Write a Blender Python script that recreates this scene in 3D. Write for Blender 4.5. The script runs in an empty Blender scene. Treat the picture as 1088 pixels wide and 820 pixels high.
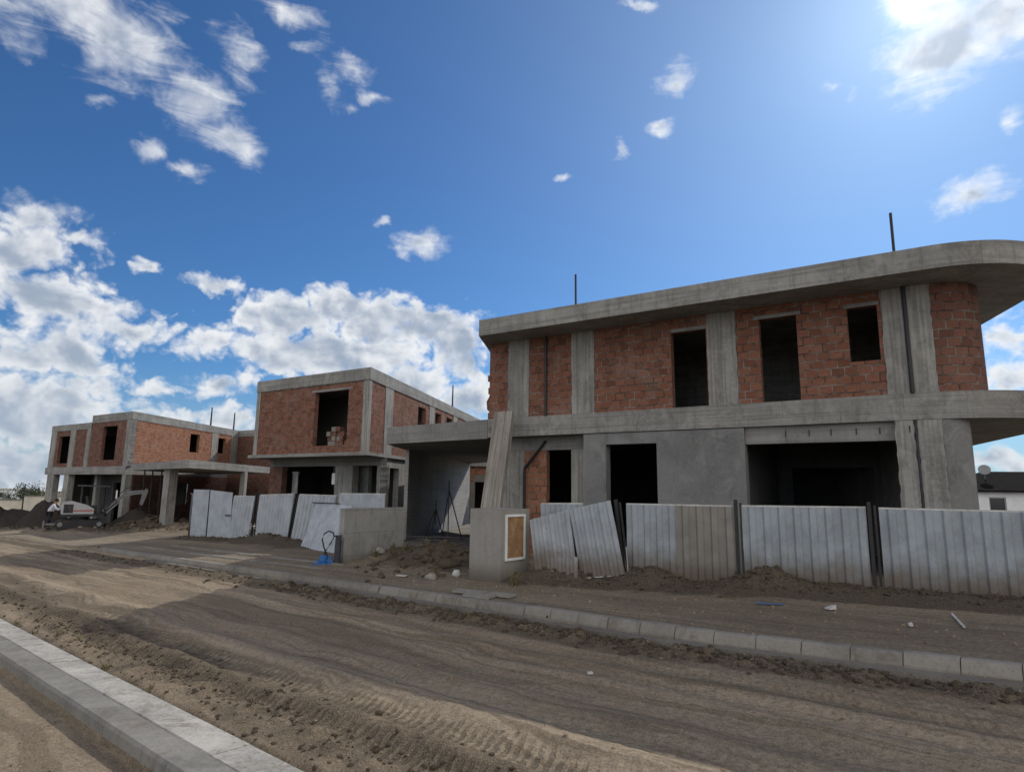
import bpy, bmesh, math, random
import numpy as np
from mathutils import Vector, Matrix, noise as mnoise

random.seed(7)
R = math.radians
S = bpy.context.scene
COL = S.collection
PI = math.pi

# ------------------------------------------------------------------ helpers
class MB:
    """collects faces in world or local coordinates, links them as ONE mesh object"""
    def __init__(self):
        self.v, self.f, self.uv = [], [], []
    def face(self, pts, uvs=None):
        pts = [Vector(p) for p in pts]
        i = len(self.v)
        self.v += pts
        self.f.append(list(range(i, i + len(pts))))
        if uvs is None:
            n = Vector((0, 0, 0))
            for k in range(len(pts)):
                a, b = pts[k], pts[(k + 1) % len(pts)]
                n += Vector(((a.y - b.y) * (a.z + b.z), (a.z - b.z) * (a.x + b.x), (a.x - b.x) * (a.y + b.y)))
            if n.length < 1e-12: n = Vector((0, 0, 1))
            n.normalize()
            if abs(n.z) > .7:
                uvs = [(p.x, p.y) for p in pts]
            else:
                t = Vector((-n.y, n.x, 0)).normalized()
                uvs = [(p.dot(t), p.z) for p in pts]
        self.uv += uvs
    def prism(self, poly, z0, z1):
        """vertical prism; poly counter-clockwise seen from above"""
        a = sum(poly[i][0] * poly[(i + 1) % len(poly)][1] - poly[(i + 1) % len(poly)][0] * poly[i][1] for i in range(len(poly)))
        if a < 0: poly = poly[::-1]
        n = len(poly)
        self.face([(p[0], p[1], z1) for p in poly])
        self.face([(p[0], p[1], z0) for p in poly[::-1]])
        u = 0
        for i in range(n):
            p, q = poly[i], poly[(i + 1) % n]
            l = math.hypot(q[0] - p[0], q[1] - p[1])
            self.face([(p[0], p[1], z0), (q[0], q[1], z0), (q[0], q[1], z1), (p[0], p[1], z1)],
                      [(u, z0), (u + l, z0), (u + l, z1), (u, z1)])
            u += l
    def box(self, x0, x1, y0, y1, z0, z1):
        self.prism([(x0, y0), (x1, y0), (x1, y1), (x0, y1)], z0, z1)
    def hexa(self, b, t):
        """box with free corners: b, t = four bottom / top points, ccw"""
        self.face(t); self.face(b[::-1])
        for i in range(4):
            j = (i + 1) % 4
            self.face([b[i], b[j], t[j], t[i]])
    def bar(self, p, q, w, d=None, up=(0, 0, 1)):
        p, q = Vector(p), Vector(q); d = d or w
        ax = (q - p).normalized(); u = Vector(up)
        if abs(ax.dot(u)) > .95: u = Vector((1, 0, 0))
        s = ax.cross(u).normalized() * (w / 2); n = s.cross(ax).normalized() * (d / 2)
        self.hexa([p - s - n, p - s + n, p + s + n, p + s - n], [q - s - n, q - s + n, q + s + n, q + s - n])
    def tube(self, pts, r, seg=8):
        pts = [Vector(p) for p in pts]; rings = []
        for i, p in enumerate(pts):
            ax = (pts[min(i + 1, len(pts) - 1)] - pts[max(i - 1, 0)]).normalized()
            u = Vector((0, 0, 1)) if abs(ax.z) < .9 else Vector((1, 0, 0))
            s = ax.cross(u).normalized(); n = s.cross(ax).normalized()
            rr = r[i] if isinstance(r, (list, tuple)) else r
            rings.append([p + (s * math.cos(2 * PI * k / seg) + n * math.sin(2 * PI * k / seg)) * rr for k in range(seg)])
        for a, b in zip(rings, rings[1:]):
            for k in range(seg):
                self.face([a[k], a[(k + 1) % seg], b[(k + 1) % seg], b[k]][::-1])
        self.face(rings[0]); self.face(rings[-1][::-1])
    def panel(self, P, e, n, s0, s1, z0, z1, holes=(), th=.2):
        """wall from P along e (2-D unit), thickness th along n, with rectangular holes (s0,s1,z0,z1)"""
        ss = sorted({s0, s1, *[min(max(h[i], s0), s1) for h in holes for i in (0, 1)]})
        zs = sorted({z0, z1, *[min(max(h[i], z0), z1) for h in holes for i in (2, 3)]})
        solid = {}
        for i in range(len(ss) - 1):
            for j in range(len(zs) - 1):
                cs, cz = (ss[i] + ss[i + 1]) / 2, (zs[j] + zs[j + 1]) / 2
                solid[i, j] = not any(h[0] < cs < h[1] and h[2] < cz < h[3] for h in holes)
        def pt(s, t, z): return (P[0] + e[0] * s + n[0] * t, P[1] + e[1] * s + n[1] * t, z)
        for (i, j), ok in solid.items():
            if not ok: continue
            a, b, c, d = ss[i], ss[i + 1], zs[j], zs[j + 1]
            self.face([pt(a, 0, c), pt(b, 0, c), pt(b, 0, d), pt(a, 0, d)], [(a, c), (b, c), (b, d), (a, d)])
            self.face([pt(b, th, c), pt(a, th, c), pt(a, th, d), pt(b, th, d)], [(b, c), (a, c), (a, d), (b, d)])
            if not solid.get((i - 1, j)): self.face([pt(a, th, c), pt(a, 0, c), pt(a, 0, d), pt(a, th, d)], [(0, c), (th, c), (th, d), (0, d)])
            if not solid.get((i + 1, j)): self.face([pt(b, 0, c), pt(b, th, c), pt(b, th, d), pt(b, 0, d)], [(0, c), (th, c), (th, d), (0, d)])
            if not solid.get((i, j - 1)): self.face([pt(a, 0, c), pt(a, th, c), pt(b, th, c), pt(b, 0, c)])
            if not solid.get((i, j + 1)): self.face([pt(a, 0, d), pt(b, 0, d), pt(b, th, d), pt(a, th, d)])
    def build(self, name, mat, parent=None, smooth=False, weld=False):
        o0 = ROOT.get(parent.name, Vector((0, 0, 0))) if parent else Vector((0, 0, 0))
        me = bpy.data.meshes.new(name)
        me.from_pydata([tuple(v - o0) for v in self.v], [], self.f)
        ul = me.uv_layers.new(name='UVMap')
        for i, uv in enumerate(self.uv): ul.data[i].uv = uv
        me.materials.append(mat)
        if weld:
            bm = bmesh.new(); bm.from_mesh(me)
            bmesh.ops.remove_doubles(bm, verts=bm.verts, dist=1e-4)
            bm.to_mesh(me); bm.free()
        if smooth:
            for p in me.polygons: p.use_smooth = True
        o = bpy.data.objects.new(name, me); COL.objects.link(o)
        if parent:
            o.parent = parent; ROOT[o.name] = o0
        return o

ROOT = {}
def thing(name, label, cat, loc=(0, 0, 0), rotz=0, group=None, local=False):
    """an Empty at the thing's base; children are given in world coordinates unless local"""
    o = bpy.data.objects.new(name, None); COL.objects.link(o)
    o.location = loc; o.rotation_euler = (0, 0, rotz); o.empty_display_size = .3
    ROOT[o.name] = Vector((0, 0, 0)) if local else Vector(loc)
    return tag(o, label, cat, group)
def tag(o, label=None, cat=None, group=None, kind=None):
    if label: o['label'] = label
    if cat: o['category'] = cat
    if group: o['group'] = group
    if kind: o['kind'] = kind
    return o
def rebase(o, loc):
    """move a top-level mesh's origin to its base"""
    v = Vector(loc); o.data.transform(Matrix.Translation(-v)); o.location = v; return o
def dup(root, loc=None, rotz=None, label=None):
    r = root.copy(); COL.objects.link(r)
    if loc is not None: r.location = loc
    if rotz is not None: r.rotation_euler = (0, 0, rotz)
    if label: r['label'] = label
    for ch in list(root.children):
        c = ch.copy(); COL.objects.link(c); c.parent = r
        for g in list(ch.children):
            d = g.copy(); COL.objects.link(d); d.parent = c
    return r
def az2(deg): return Vector((math.sin(R(deg)), math.cos(R(deg))))
def xy(P, e, s, n=None, t=0):
    q = Vector((P[0], P[1])) + Vector(e) * s
    if n is not None: q += Vector(n) * t
    return (q.x, q.y)

# ------------------------------------------------------------------ noise on arrays
def _hash(ix, iy, seed):
    h = (ix.astype(np.int64) * 374761393 + iy.astype(np.int64) * 668265263 + seed * 974711) & 0x7fffffff
    h = ((h ^ (h >> 13)) * 1274126177) & 0x7fffffff
    h = h ^ (h >> 16)
    return (h & 0xffff) / 65535.0
def vnoise(x, y, seed=0):
    ix, iy = np.floor(x), np.floor(y); fx, fy = x - ix, y - iy
    fx = fx * fx * (3 - 2 * fx); fy = fy * fy * (3 - 2 * fy)
    a, b = _hash(ix, iy, seed), _hash(ix + 1, iy, seed); c, d = _hash(ix, iy + 1, seed), _hash(ix + 1, iy + 1, seed)
    return (a + (b - a) * fx) * (1 - fy) + (c + (d - c) * fx) * fy
def fbm(x, y, seed=0, oct=4, gain=.5):
    s, a, t = 0, 1, 0
    for k in range(oct):
        s = s + a * vnoise(x * 2 ** k + 17.3 * k, y * 2 ** k - 9.1 * k, seed + k); t += a; a *= gain
    return s / t
def sstep(a, b, x):
    t = np.clip((x - a) / (b - a), 0, 1); return t * t * (3 - 2 * t)

# ------------------------------------------------------------------ node helpers
class NT:
    def __init__(self, tree): self.t = tree; self.n = tree.nodes; self.l = tree.links
    def new(self, kind, **kw):
        nd = self.n.new(kind)
        for k, v in kw.items(): setattr(nd, k, v)
        return nd
    def put(self, nd, key, val):
        s = nd.inputs[key]
        if hasattr(val, 'is_output') or isinstance(val, bpy.types.NodeSocket): self.l.new(val, s)
        else: s.default_value = val
    def math(self, op, a, b=0, c=None, clamp=False):
        nd = self.new('ShaderNodeMath', operation=op, use_clamp=clamp)
        self.put(nd, 0, a); self.put(nd, 1, b)
        if c is not None: self.put(nd, 2, c)
        return nd.outputs[0]
    def vmath(self, op, a, b=(0, 0, 0), out=0):
        nd = self.new('ShaderNodeVectorMath', operation=op)
        self.put(nd, 0, a); self.put(nd, 1, b)
        return nd.outputs[out]
    def mix(self, f, a, b, mode='MIX'):
        nd = self.new('ShaderNodeMix', data_type='RGBA', blend_type=mode)
        self.put(nd, 0, f); self.put(nd, 6, a); self.put(nd, 7, b)
        return nd.outputs[2]
    def ramp(self, f, stops, mode='LINEAR'):
        nd = self.new('ShaderNodeValToRGB'); nd.color_ramp.interpolation = mode
        e = nd.color_ramp.elements
        while len(e) < len(stops): e.new(.5)
        for el, (p, c) in zip(e, stops):
            el.position = p; el.color = (*c, 1) if len(c) == 3 else c
        self.put(nd, 0, f); return nd.outputs[0]
    def noise(self, vec, scale, detail=4, rough=.5, dist=0, dim='3D'):
        nd = self.new('ShaderNodeTexNoise', noise_dimensions=dim)
        self.put(nd, 'Vector', vec); self.put(nd, 'Scale', scale); self.put(nd, 'Detail', detail)
        self.put(nd, 'Roughness', rough); self.put(nd, 'Distortion', dist)
        return nd.outputs[0]
    def noise_c(self, vec, scale):
        nd = self.new('ShaderNodeTexNoise'); self.put(nd, 'Vector', vec); self.put(nd, 'Scale', scale); self.put(nd, 'Detail', 4.0)
        return nd.outputs['Color']
    def mapr(self, f, a, b, c=0, d=1, smooth=True):
        nd = self.new('ShaderNodeMapRange', interpolation_type='SMOOTHSTEP' if smooth else 'LINEAR')
        for k, v in enumerate((f, a, b, c, d)): self.put(nd, k, v)
        return nd.outputs[0]
    def scale(self, vec, s):
        return self.vmath('MULTIPLY', vec, s)

def material(name):
    m = bpy.data.materials.new(name); m.use_nodes = True
    nt = NT(m.node_tree); nt.n.clear()
    out = nt.new('ShaderNodeOutputMaterial'); b = nt.new('ShaderNodeBsdfPrincipled')
    nt.l.new(b.outputs[0], out.inputs[0])
    tc = nt.new('ShaderNodeTexCoord')
    return m, nt, b, tc
def bump(nt, b, h, strength=.3, dist=.02):
    bp = nt.new('ShaderNodeBump'); nt.put(bp, 'Height', h); nt.put(bp, 'Strength', strength); nt.put(bp, 'Distance', dist)
    nt.l.new(bp.outputs[0], b.inputs['Normal'])
def c3(c, k=1): return (c[0] * k, c[1] * k, c[2] * k, 1)

def concrete(name, dark, light, seed=0, board=0, streak=.4, lines=0, blotch=0, bottom=None, stain=1.0, grit=0, hboard=0):
    m, nt, b, tc = material(name)
    v = nt.vmath('ADD', tc.outputs['Object'], (seed * 3.1, seed * 1.7, seed * .9))
    big = nt.noise(v, .7, 6, .6, .3); fine = nt.noise(v, 14, 6, .65)
    c = nt.mix(nt.mapr(big, .3, .7), c3(dark), c3(light))
    st = nt.noise(nt.scale(v, (5, 5, .35)), 1.6, 5, .6)
    c = nt.mix(nt.math('MULTIPLY', nt.mapr(st, .45, .75), streak), c, c3(dark, .55))
    c = nt.mix(nt.mapr(fine, .3, .75, 0, .5), c, c3(light, 1.12))
    stn = nt.noise(nt.scale(v, (1, 1, .45)), 2.1, 7, .72, .5)
    c = nt.mix(nt.mapr(stn, .53, .7, 0, .5 * stain), c, c3(dark, .5))
    c = nt.mix(nt.mapr(stn, .46, .3, 0, .45 * stain), c, c3(light, 1.2))
    sp = nt.noise(v, 42, 2, .5)
    c = nt.mix(nt.mapr(sp, .68, .74, 0, .75), c, c3(dark, .35))
    if grit:    # exposed aggregate and trodden-in soil
        g1 = nt.noise(v, 30, 6, .75); g2 = nt.noise(v, 3.3, 7, .7, .4)
        c = nt.mix(nt.mapr(g1, .5, .66, 0, .55 * grit), c, c3(dark, .45))
        c = nt.mix(nt.mapr(g2, .52, .66, 0, .7), c, (.15, .12, .09, 1))
        fine = nt.math('ADD', fine, nt.math('MULTIPLY', g1, grit * 1.2))
    h = nt.math('ADD', nt.math('MULTIPLY', fine, .6), nt.math('MULTIPLY', sp, .35))
    uv = tc.outputs['UV']
    if board:   # vertical shuttering board marks
        w = nt.noise(nt.scale(uv, (9, .25, 1)), 1.3, 3, .6)
        c = nt.mix(nt.mapr(w, .42, .62, 0, board), c, c3(dark, .6))
        h = nt.math('ADD', h, nt.math('MULTIPLY', w, .8))
    if hboard:  # horizontal shuttering boards
        w = nt.noise(nt.scale(uv, (.22, 8, 1)), 1.3, 3, .6)
        c = nt.mix(nt.mapr(w, .45, .64, 0, hboard), c, c3(dark, .7))
        h = nt.math('ADD', h, nt.math('MULTIPLY', w, .8))
    if lines:   # horizontal pour / shutter joints
        br = nt.new('ShaderNodeTexBrick'); br.offset = .5
        nt.put(br, 'Vector', uv); nt.put(br, 'Scale', 1.0); nt.put(br, 'Brick Width', 2.4); nt.put(br, 'Row Height', lines)
        nt.put(br, 'Mortar Size', .012); nt.put(br, 'Mortar Smooth', .6)
        nt.put(br, 'Color1', (1, 1, 1, 1)); nt.put(br, 'Color2', (.88, .88, .87, 1)); nt.put(br, 'Mortar', (.62, .62, .61, 1))
        c = nt.mix(.75, c, br.outputs[0], 'MULTIPLY')
    if blotch:
        w = nt.noise(v, 1.7, 5, .7, .8)
        c = nt.mix(nt.mapr(w, .5, .62, 0, blotch), c, c3(light, 1.25))
    if bottom is not None:   # soil splash over the lowest part
        sep = nt.new('ShaderNodeSeparateXYZ'); nt.put(sep, 0, tc.outputs['Object'])
        f = nt.mapr(nt.math('ADD', sep.outputs[2], nt.math('MULTIPLY', fine, -.35)), bottom - .25, bottom + .3, .8, 0)
        c = nt.mix(f, c, (.085, .066, .05, 1))
    nt.put(b, 'Base Color', c); nt.put(b, 'Roughness', .92); nt.put(b, 'Specular IOR Level', .25)
    bump(nt, b, h, .5, .012)
    return m

def brick(name, c1, c2, mortar, seed=0, smear=.35, w=.27, hh=.195, ms=.015):
    m, nt, b, tc = material(name)
    uv = nt.vmath('ADD', tc.outputs['UV'], (seed * .37, seed * .11, 0))
    ds = nt.new('ShaderNodeTexNoise'); nt.put(ds, 'Vector', uv); nt.put(ds, 'Scale', 7.0); nt.put(ds, 'Detail', 3.0)
    d = nt.vmath('MULTIPLY', nt.vmath('SUBTRACT', ds.outputs['Color'], (.5, .5, .5)), (.035, .03, 0))
    uvd = nt.vmath('ADD', uv, d)
    br = nt.new('ShaderNodeTexBrick'); br.offset = .5
    nt.put(br, 'Vector', uvd); nt.put(br, 'Scale', 1.0); nt.put(br, 'Brick Width', w); nt.put(br, 'Row Height', hh)
    nt.put(br, 'Mortar Size', ms); nt.put(br, 'Mortar Smooth', .25); nt.put(br, 'Bias', 0.0)
    nt.put(br, 'Color1', (0, 0, 0, 1)); nt.put(br, 'Color2', (1, 1, 1, 1)); nt.put(br, 'Mortar', (.5, .5, .5, 1))
    rnd = nt.mapr(br.outputs[0], 0, 1, 0, 1, False)
    c = nt.ramp(rnd, [(0, c1), (.35, tuple(x * 1.12 for x in c1)), (.7, c2), (1, tuple(x * .7 for x in c1))])
    n1 = nt.noise(uv, 1.1, 5, .65, .4)
    n2 = nt.noise(uv, 19, 5, .65)
    rg = nt.noise(nt.scale(uvd, (1.5, 42, 1)), 1, 2, .5)     # comb grooves of hollow blocks
    c = nt.mix(nt.mapr(n2, .3, .8, 0, .55), c, c3(c1, .55))
    c = nt.mix(nt.mapr(rg, .4, .7, 0, .25), c, c3(c1, .6))
    c = nt.mix(nt.mapr(n1, .5, .75, 0, smear), c, c3(mortar, .8))
    mo = nt.math('MULTIPLY', br.outputs['Fac'], nt.mapr(n2, .25, .6, .55, 1))
    joint = nt.mix(nt.mapr(nt.noise(uv, 3.1, 4, .6), .4, .62), c3(mortar, .22), c3(mortar, .85))
    c = nt.mix(mo, c, joint)
    nt.put(b, 'Base Color', c); nt.put(b, 'Roughness', .95); nt.put(b, 'Specular IOR Level', .15)
    h = nt.math('SUBTRACT', nt.math('MULTIPLY', n2, .35), nt.math('MULTIPLY', br.outputs['Fac'], 1.0))
    bump(nt, b, h, 1.0, .022)
    return m

def plain(name, col, rough=.6, metal=0, var=.25, scale=6, dirt=None, spec=.4):
    m, nt, b, tc = material(name)
    n = nt.noise(tc.outputs['Object'], scale, 6, .65)
    c = nt.mix(nt.mapr(n, .3, .75), c3(col, 1 - var), c3(col, 1 + var * .5))
    if dirt:
        n3 = nt.noise(tc.outputs['Object'], scale * .6, 5, .7)
        c = nt.mix(nt.mapr(n3, .52, .68, 0, .8), c, c3(dirt))
    nt.put(b, 'Base Color', c); nt.put(b, 'Roughness', rough); nt.put(b, 'Metallic', metal); nt.put(b, 'Specular IOR Level', spec)
    bump(nt, b, n, .15, .01)
    return m

def sheet_metal(name, col, z0, dirt_h=.5, rust=.3, speck=.5, seed=0, streak=.3):
    m, nt, b, tc = material(name)
    v = nt.vmath('ADD', tc.outputs['Object'], (seed * 2.3, 0, seed))
    sep = nt.new('ShaderNodeSeparateXYZ'); nt.put(sep, 0, tc.outputs['Object'])
    n = nt.noise(v, 2.2, 6, .65, .3)
    st = nt.noise(nt.scale(v, (13, 13, .7)), 1.5, 5, .65)
    c = nt.mix(nt.mapr(n, .3, .7), c3(col, .78), c3(col, 1.08))
    c = nt.mix(nt.mapr(st, .5, .75, 0, streak), c, (.16, .15, .135, 1))
    sp = nt.noise(v, 26, 3, .6)
    c = nt.mix(nt.math('MULTIPLY', nt.mapr(sp, .62, .7), speck), c, (.12, .1, .085, 1))
    hz = nt.math('SUBTRACT', sep.outputs[2], nt.math('MULTIPLY', nt.noise(v, 3, 6, .7), dirt_h * 1.1))
    f = nt.mapr(hz, z0 - dirt_h * .75, z0 + dirt_h * .45, .92, 0)
    c = nt.mix(f, c, (.11, .086, .064, 1))
    ru = nt.noise(v, 5, 4, .6)
    c = nt.mix(nt.mapr(ru, .66, .74, 0, rust), c, (.16, .07, .035, 1))
    nt.put(b, 'Base Color', c); nt.put(b, 'Roughness', .55); nt.put(b, 'Metallic', .0); nt.put(b, 'Specular IOR Level', .35)
    bump(nt, b, nt.math('ADD', n, st), .18, .015)
    return m

def soil(name, dry, dark, red, pebb=1.0, streaks=1.0):
    """dirt: large patches, damp/dark soil from the mesh attribute 'soil', grain, small stones"""
    m, nt, b, tc = material(name)
    geo = nt.new('ShaderNodeNewGeometry'); v = geo.outputs['Position']
    at = nt.new('ShaderNodeAttribute'); at.attribute_name = 'soil'
    ar = nt.new('ShaderNodeAttribute'); ar.attribute_name = 'dust'
    big = nt.noise(v, .35, 5, .6, .5); mid = nt.noise(v, 2.2, 7, .68, .4); fine = nt.noise(v, 17, 8, .7); gr = nt.noise(v, 75, 4, .7)
    c = nt.mix(nt.mapr(big, .38, .62), c3(dry), c3(red))
    c = nt.mix(nt.mapr(mid, .35, .7, 0, .6), c, c3(dry, 1.2))
    c = nt.mix(nt.mapr(ar.outputs['Fac'], 0, 1, 0, .75), c, c3(dry, 1.45))
    mp = nt.new('ShaderNodeMapping'); nt.put(mp, 0, v); mp.inputs['Rotation'].default_value = (0, 0, R(-139.7))
    rot = mp.outputs[0]
    wv = nt.vmath('ADD', nt.scale(rot, (.14, 2.0, 1)), nt.vmath('MULTIPLY', nt.vmath('SUBTRACT', nt.noise_c(v, .5), (.5, .5, .5)), (0, 1.6, 0)))
    sk = nt.noise(wv, 1.0, 7, .66, .2); sk2 = nt.noise(nt.scale(wv, (1.4, 3.6, 1)), 1.0, 4, .6)
    c = nt.mix(nt.mapr(sk, .49, .64, 0, .72 * streaks), c, c3(dark, 1.45))
    c = nt.mix(nt.mapr(sk, .5, .28, 0, .45 * streaks), c, c3(dry, 1.35))
    c = nt.mix(nt.mapr(sk2, .52, .62, 0, .55 * streaks), c, c3(red, .5))
    f = nt.mapr(nt.math('ADD', at.outputs['Fac'], nt.math('MULTIPLY', nt.math('SUBTRACT', mid, .5), 1.3)), .3, .75, 0, .92)
    c = nt.mix(f, c, c3(dark))
    c = nt.mix(nt.mapr(fine, .3, .75, 0, .62), c, c3(dark, .9))
    c = nt.mix(nt.mapr(gr, .45, .7, 0, .5), c, c3(dry, 1.65))
    gd = nt.noise(nt.vmath('ADD', v, (5.1, 2.2, 0)), 48, 5, .75)
    c = nt.mix(nt.mapr(gd, .52, .68, 0, .6), c, c3(dark, .8))
    ad = nt.new('ShaderNodeAttribute'); ad.attribute_name = 'tread'
    sr = nt.new('ShaderNodeSeparateXYZ'); nt.put(sr, 0, rot)
    ph = nt.math('ADD', nt.math('MULTIPLY', sr.outputs[0], 62.0), nt.math('ADD', nt.math('MULTIPLY', sr.outputs[1], 26.0), nt.math('MULTIPLY', mid, 9.0)))
    wav = nt.math('MULTIPLY', nt.mapr(nt.math('SINE', ph), -.5, .5), nt.math('MULTIPLY', ad.outputs['Fac'], nt.mapr(fine, .3, .6)))
    c = nt.mix(nt.math('MULTIPLY', wav, .5), c, c3(dark, .8))
    vo = nt.new('ShaderNodeTexVoronoi', feature='F1'); nt.put(vo, 'Vector', v); nt.put(vo, 'Scale', 21.0)
    st = nt.mapr(vo.outputs['Distance'], .1, .26, 1, 0)
    keep = nt.mapr(nt.noise(v, 6, 3, .5), .5, .62)
    st = nt.math('MULTIPLY', nt.math('MULTIPLY', st, keep), pebb)
    c = nt.mix(nt.math('MULTIPLY', st, .55), c, c3(dry, 1.75))
    nt.put(b, 'Base Color', c); nt.put(b, 'Roughness', 1.0); nt.put(b, 'Specular IOR Level', .1)
    h = nt.math('ADD', nt.math('MULTIPLY', nt.math('ADD', mid, nt.math('MULTIPLY', sk2, .7 * streaks)), .9), nt.math('ADD', nt.math('MULTIPLY', fine, .55), nt.math('ADD', nt.math('MULTIPLY', gr, .16), nt.math('SUBTRACT', nt.math('MULTIPLY', st, .3), nt.math('MULTIPLY', wav, .45)))))
    bump(nt, b, h, .85, .055)
    return m

M = dict(
    slab=concrete('concrete_slab', (.17, .165, .154), (.285, .278, .26), 1, streak=.6, lines=.9, blotch=.3, hboard=.5),
    soffit=concrete('concrete_soffit', (.17, .166, .158), (.25, .246, .236), 2, lines=.5, hboard=.35),
    column=concrete('concrete_column', (.185, .18, .167), (.325, .315, .29), 3, board=.55, streak=.6, blotch=.2),
    plaster=concrete('grey_plaster', (.125, .125, .122), (.185, .185, .18), 4, streak=.2, blotch=.5),
    wallp=concrete('carport_concrete', (.25, .245, .235), (.35, .345, .33), 16, streak=.3, lines=.9, hboard=.3),
    wallc=concrete('concrete_wall', (.19, .185, .172), (.29, .283, .265), 5, lines=.62, streak=.4, bottom=.05),
    pillar=concrete('rendered_pillar', (.22, .21, .19), (.28, .265, .24), 6, streak=.25, bottom=.0, stain=.4),
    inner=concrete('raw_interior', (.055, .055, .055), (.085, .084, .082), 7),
    kerb=concrete('kerb_concrete', (.135, .128, .113), (.225, .214, .192), 8, streak=.2, blotch=.25, grit=.6),
    gutter=concrete('gutter_concrete', (.2, .19, .168), (.4, .382, .345), 14, streak=0, blotch=.5, grit=1.0),
    kerb2=concrete('kerb_concrete_dusty', (.14, .128, .112), (.245, .228, .2), 9, streak=.15, grit=.5),
    gutter2=concrete('gutter_concrete_soiled', (.1, .086, .068), (.2, .182, .155), 15, streak=0, grit=1.0),
    brick=brick('clay_block_brick', (.19, .082, .053), (.25, .116, .078), (.28, .25, .215), 0, .45),
    brick_s=brick('clay_block_brick_dusty', (.165, .078, .056), (.215, .108, .08), (.24, .215, .19), 3, .5),
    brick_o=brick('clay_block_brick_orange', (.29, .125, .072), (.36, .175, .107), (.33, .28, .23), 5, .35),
    steel=plain('dark_steel', (.03, .03, .032), .6, .3, dirt=(.07, .045, .03)),
    pipe=plain('dark_plastic_pipe', (.022, .022, .025), .5, 0),
    galv=plain('galvanised_tube', (.3, .31, .32), .45, .6),
    plank=concrete('weathered_plank', (.2, .18, .155), (.31, .285, .25), 12, board=.7, streak=.3),
    timber=plain('grey_timber', (.29, .25, .205), .85, 0, .4, 9, dirt=(.2, .19, .175)),
    darkwood=plain('dark_wet_timber', (.045, .042, .05), .8, 0, .4, 7),
    board=plain('brown_fibre_board', (.3, .17, .08), .8, 0, .35, 5, dirt=(.34, .24, .15)),
    white=plain('white_paint', (.72, .72, .71), .5, 0, .12, 5),
    offwhite=plain('dusty_white', (.5, .49, .46), .8, 0, .3, 4, dirt=(.3, .27, .22)),
    blue=plain('blue_plastic', (.03, .13, .35), .45, 0, .2, 8, dirt=(.12, .1, .08)),
    blackrubber=plain('black_rubber', (.012, .012, .013), .7, 0),
    roof_d=plain('dark_roof_tiles', (.012, .0105, .011), 1.0, 0, .4, 3, spec=.02),
    glass_d=plain('dark_window_glass', (.02, .024, .03), .12, 0, .1, 2, spec=.6),
    render=plain('white_render', (.66, .67, .68), .9, 0, .1, 2),
    cream=plain('cream_boundary_wall', (.55, .51, .42), .9, 0, .15, .8, dirt=(.42, .38, .3)),
    sheet_a=sheet_metal('white_corrugated', (.275, .302, .328), .24, .6, seed=1),
    sheet_b=sheet_metal('beige_corrugated', (.2, .188, .168), .15, .35, .2, .3, seed=2),
    sheet_c=sheet_metal('white_sheet_clean', (.345, .372, .405), -.1, .2, .12, .12, seed=3, streak=.1),
    sheet_d=sheet_metal('white_sheet_muddy', (.31, .335, .36), .3, .5, .5, .9, seed=4),
    paintw=plain('machine_white_paint', (.4, .4, .4), .35, 0, .1, 4, dirt=(.4, .36, .3)),
    red=plain('red_stripe', (.4, .03, .03), .4, 0, .1),
    machine=plain('machine_dark', (.025, .025, .028), .55, .1, .3, 5, dirt=(.08, .065, .05)),
    boom=plain('machine_grey', (.2, .2, .198), .5, .1, .2, 4, dirt=(.2, .17, .14)),
    skin=plain('skin', (.36, .2, .13), .6, 0, .1),
    hair=plain('dark_hair', (.015, .011, .009), .7, 0, .2),
    shirt=plain('pale_grey_shirt', (.55, .57, .62), .85, 0, .15),
    trousers=plain('dark_trousers', (.02, .021, .026), .85, 0, .2),
    leaf=plain('tree_foliage', (.045, .062, .022), .85, 0, .5, 1.2),
    weed=plain('dry_weed', (.16, .14, .07), .9, 0, .4, 9),
    bark=plain('bark', (.09, .065, .045), .9, 0, .3, 6),
    dirt=soil('dirt_road_soil', (.285, .23, .165), (.085, .067, .047), (.24, .18, .124)),
    dirt2=soil('yard_soil', (.225, .187, .138), (.043, .034, .026), (.185, .148, .108), 1.0, .55),
    heap=soil('dark_heap_soil', (.045, .039, .035), (.022, .019, .018), (.042, .036, .032), .3, 0),
    clod=soil('clod_soil', (.085, .068, .05), (.032, .026, .02), (.1, .076, .056), .2, 0),
)
SUN_E = 3.3; SKY_S = .1
CL_WHITE = (8.8, 9.0, 9.2); CL_GREY = (3.5, 4.2, 5.3)
GLOW = (1.4, 1.7, 9.0); SKY_TINT = (.40, .68, .95)
HAZE = .6; HAZE_C = (3.4, 4.4, 5.7); BACK_FILL = (19.5, 18.6, 17.4)

# ------------------------------------------------------------------ terrain
# street frame: a runs along the kerbs (away to the left), b across the street (away from the camera)
KA = az2(-49.7); KB = Vector((KA.y, -KA.x))
SL = -0.0203
def xy_ab(a, b): return (KA.x * a + KB.x * b, KA.y * a + KB.y * b)
def ab(x, y): return (KA.x * x + KA.y * y, KB.x * x + KB.y * y)
def kerb_b(a): return 8.28 + .1 * np.maximum(0, 4.2 - a) ** 1.15
A1 = 122.9
E1 = az2(A1); N1 = Vector((-E1.y, E1.x))          # along the house fronts (rightwards), and inwards
FR_P, FR_E = Vector((.5, 14.3)), az2(116)          # right hoarding line
FL_P, FL_E = Vector((-12.9, 27.36)), E1            # left hoarding line
def seg_dist(x, y, P, E, s0, s1):
    s = np.clip((x - P[0]) * E[0] + (y - P[1]) * E[1], s0, s1)
    return np.hypot(x - P[0] - s * E[0], y - P[1] - s * E[1]), s
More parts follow.
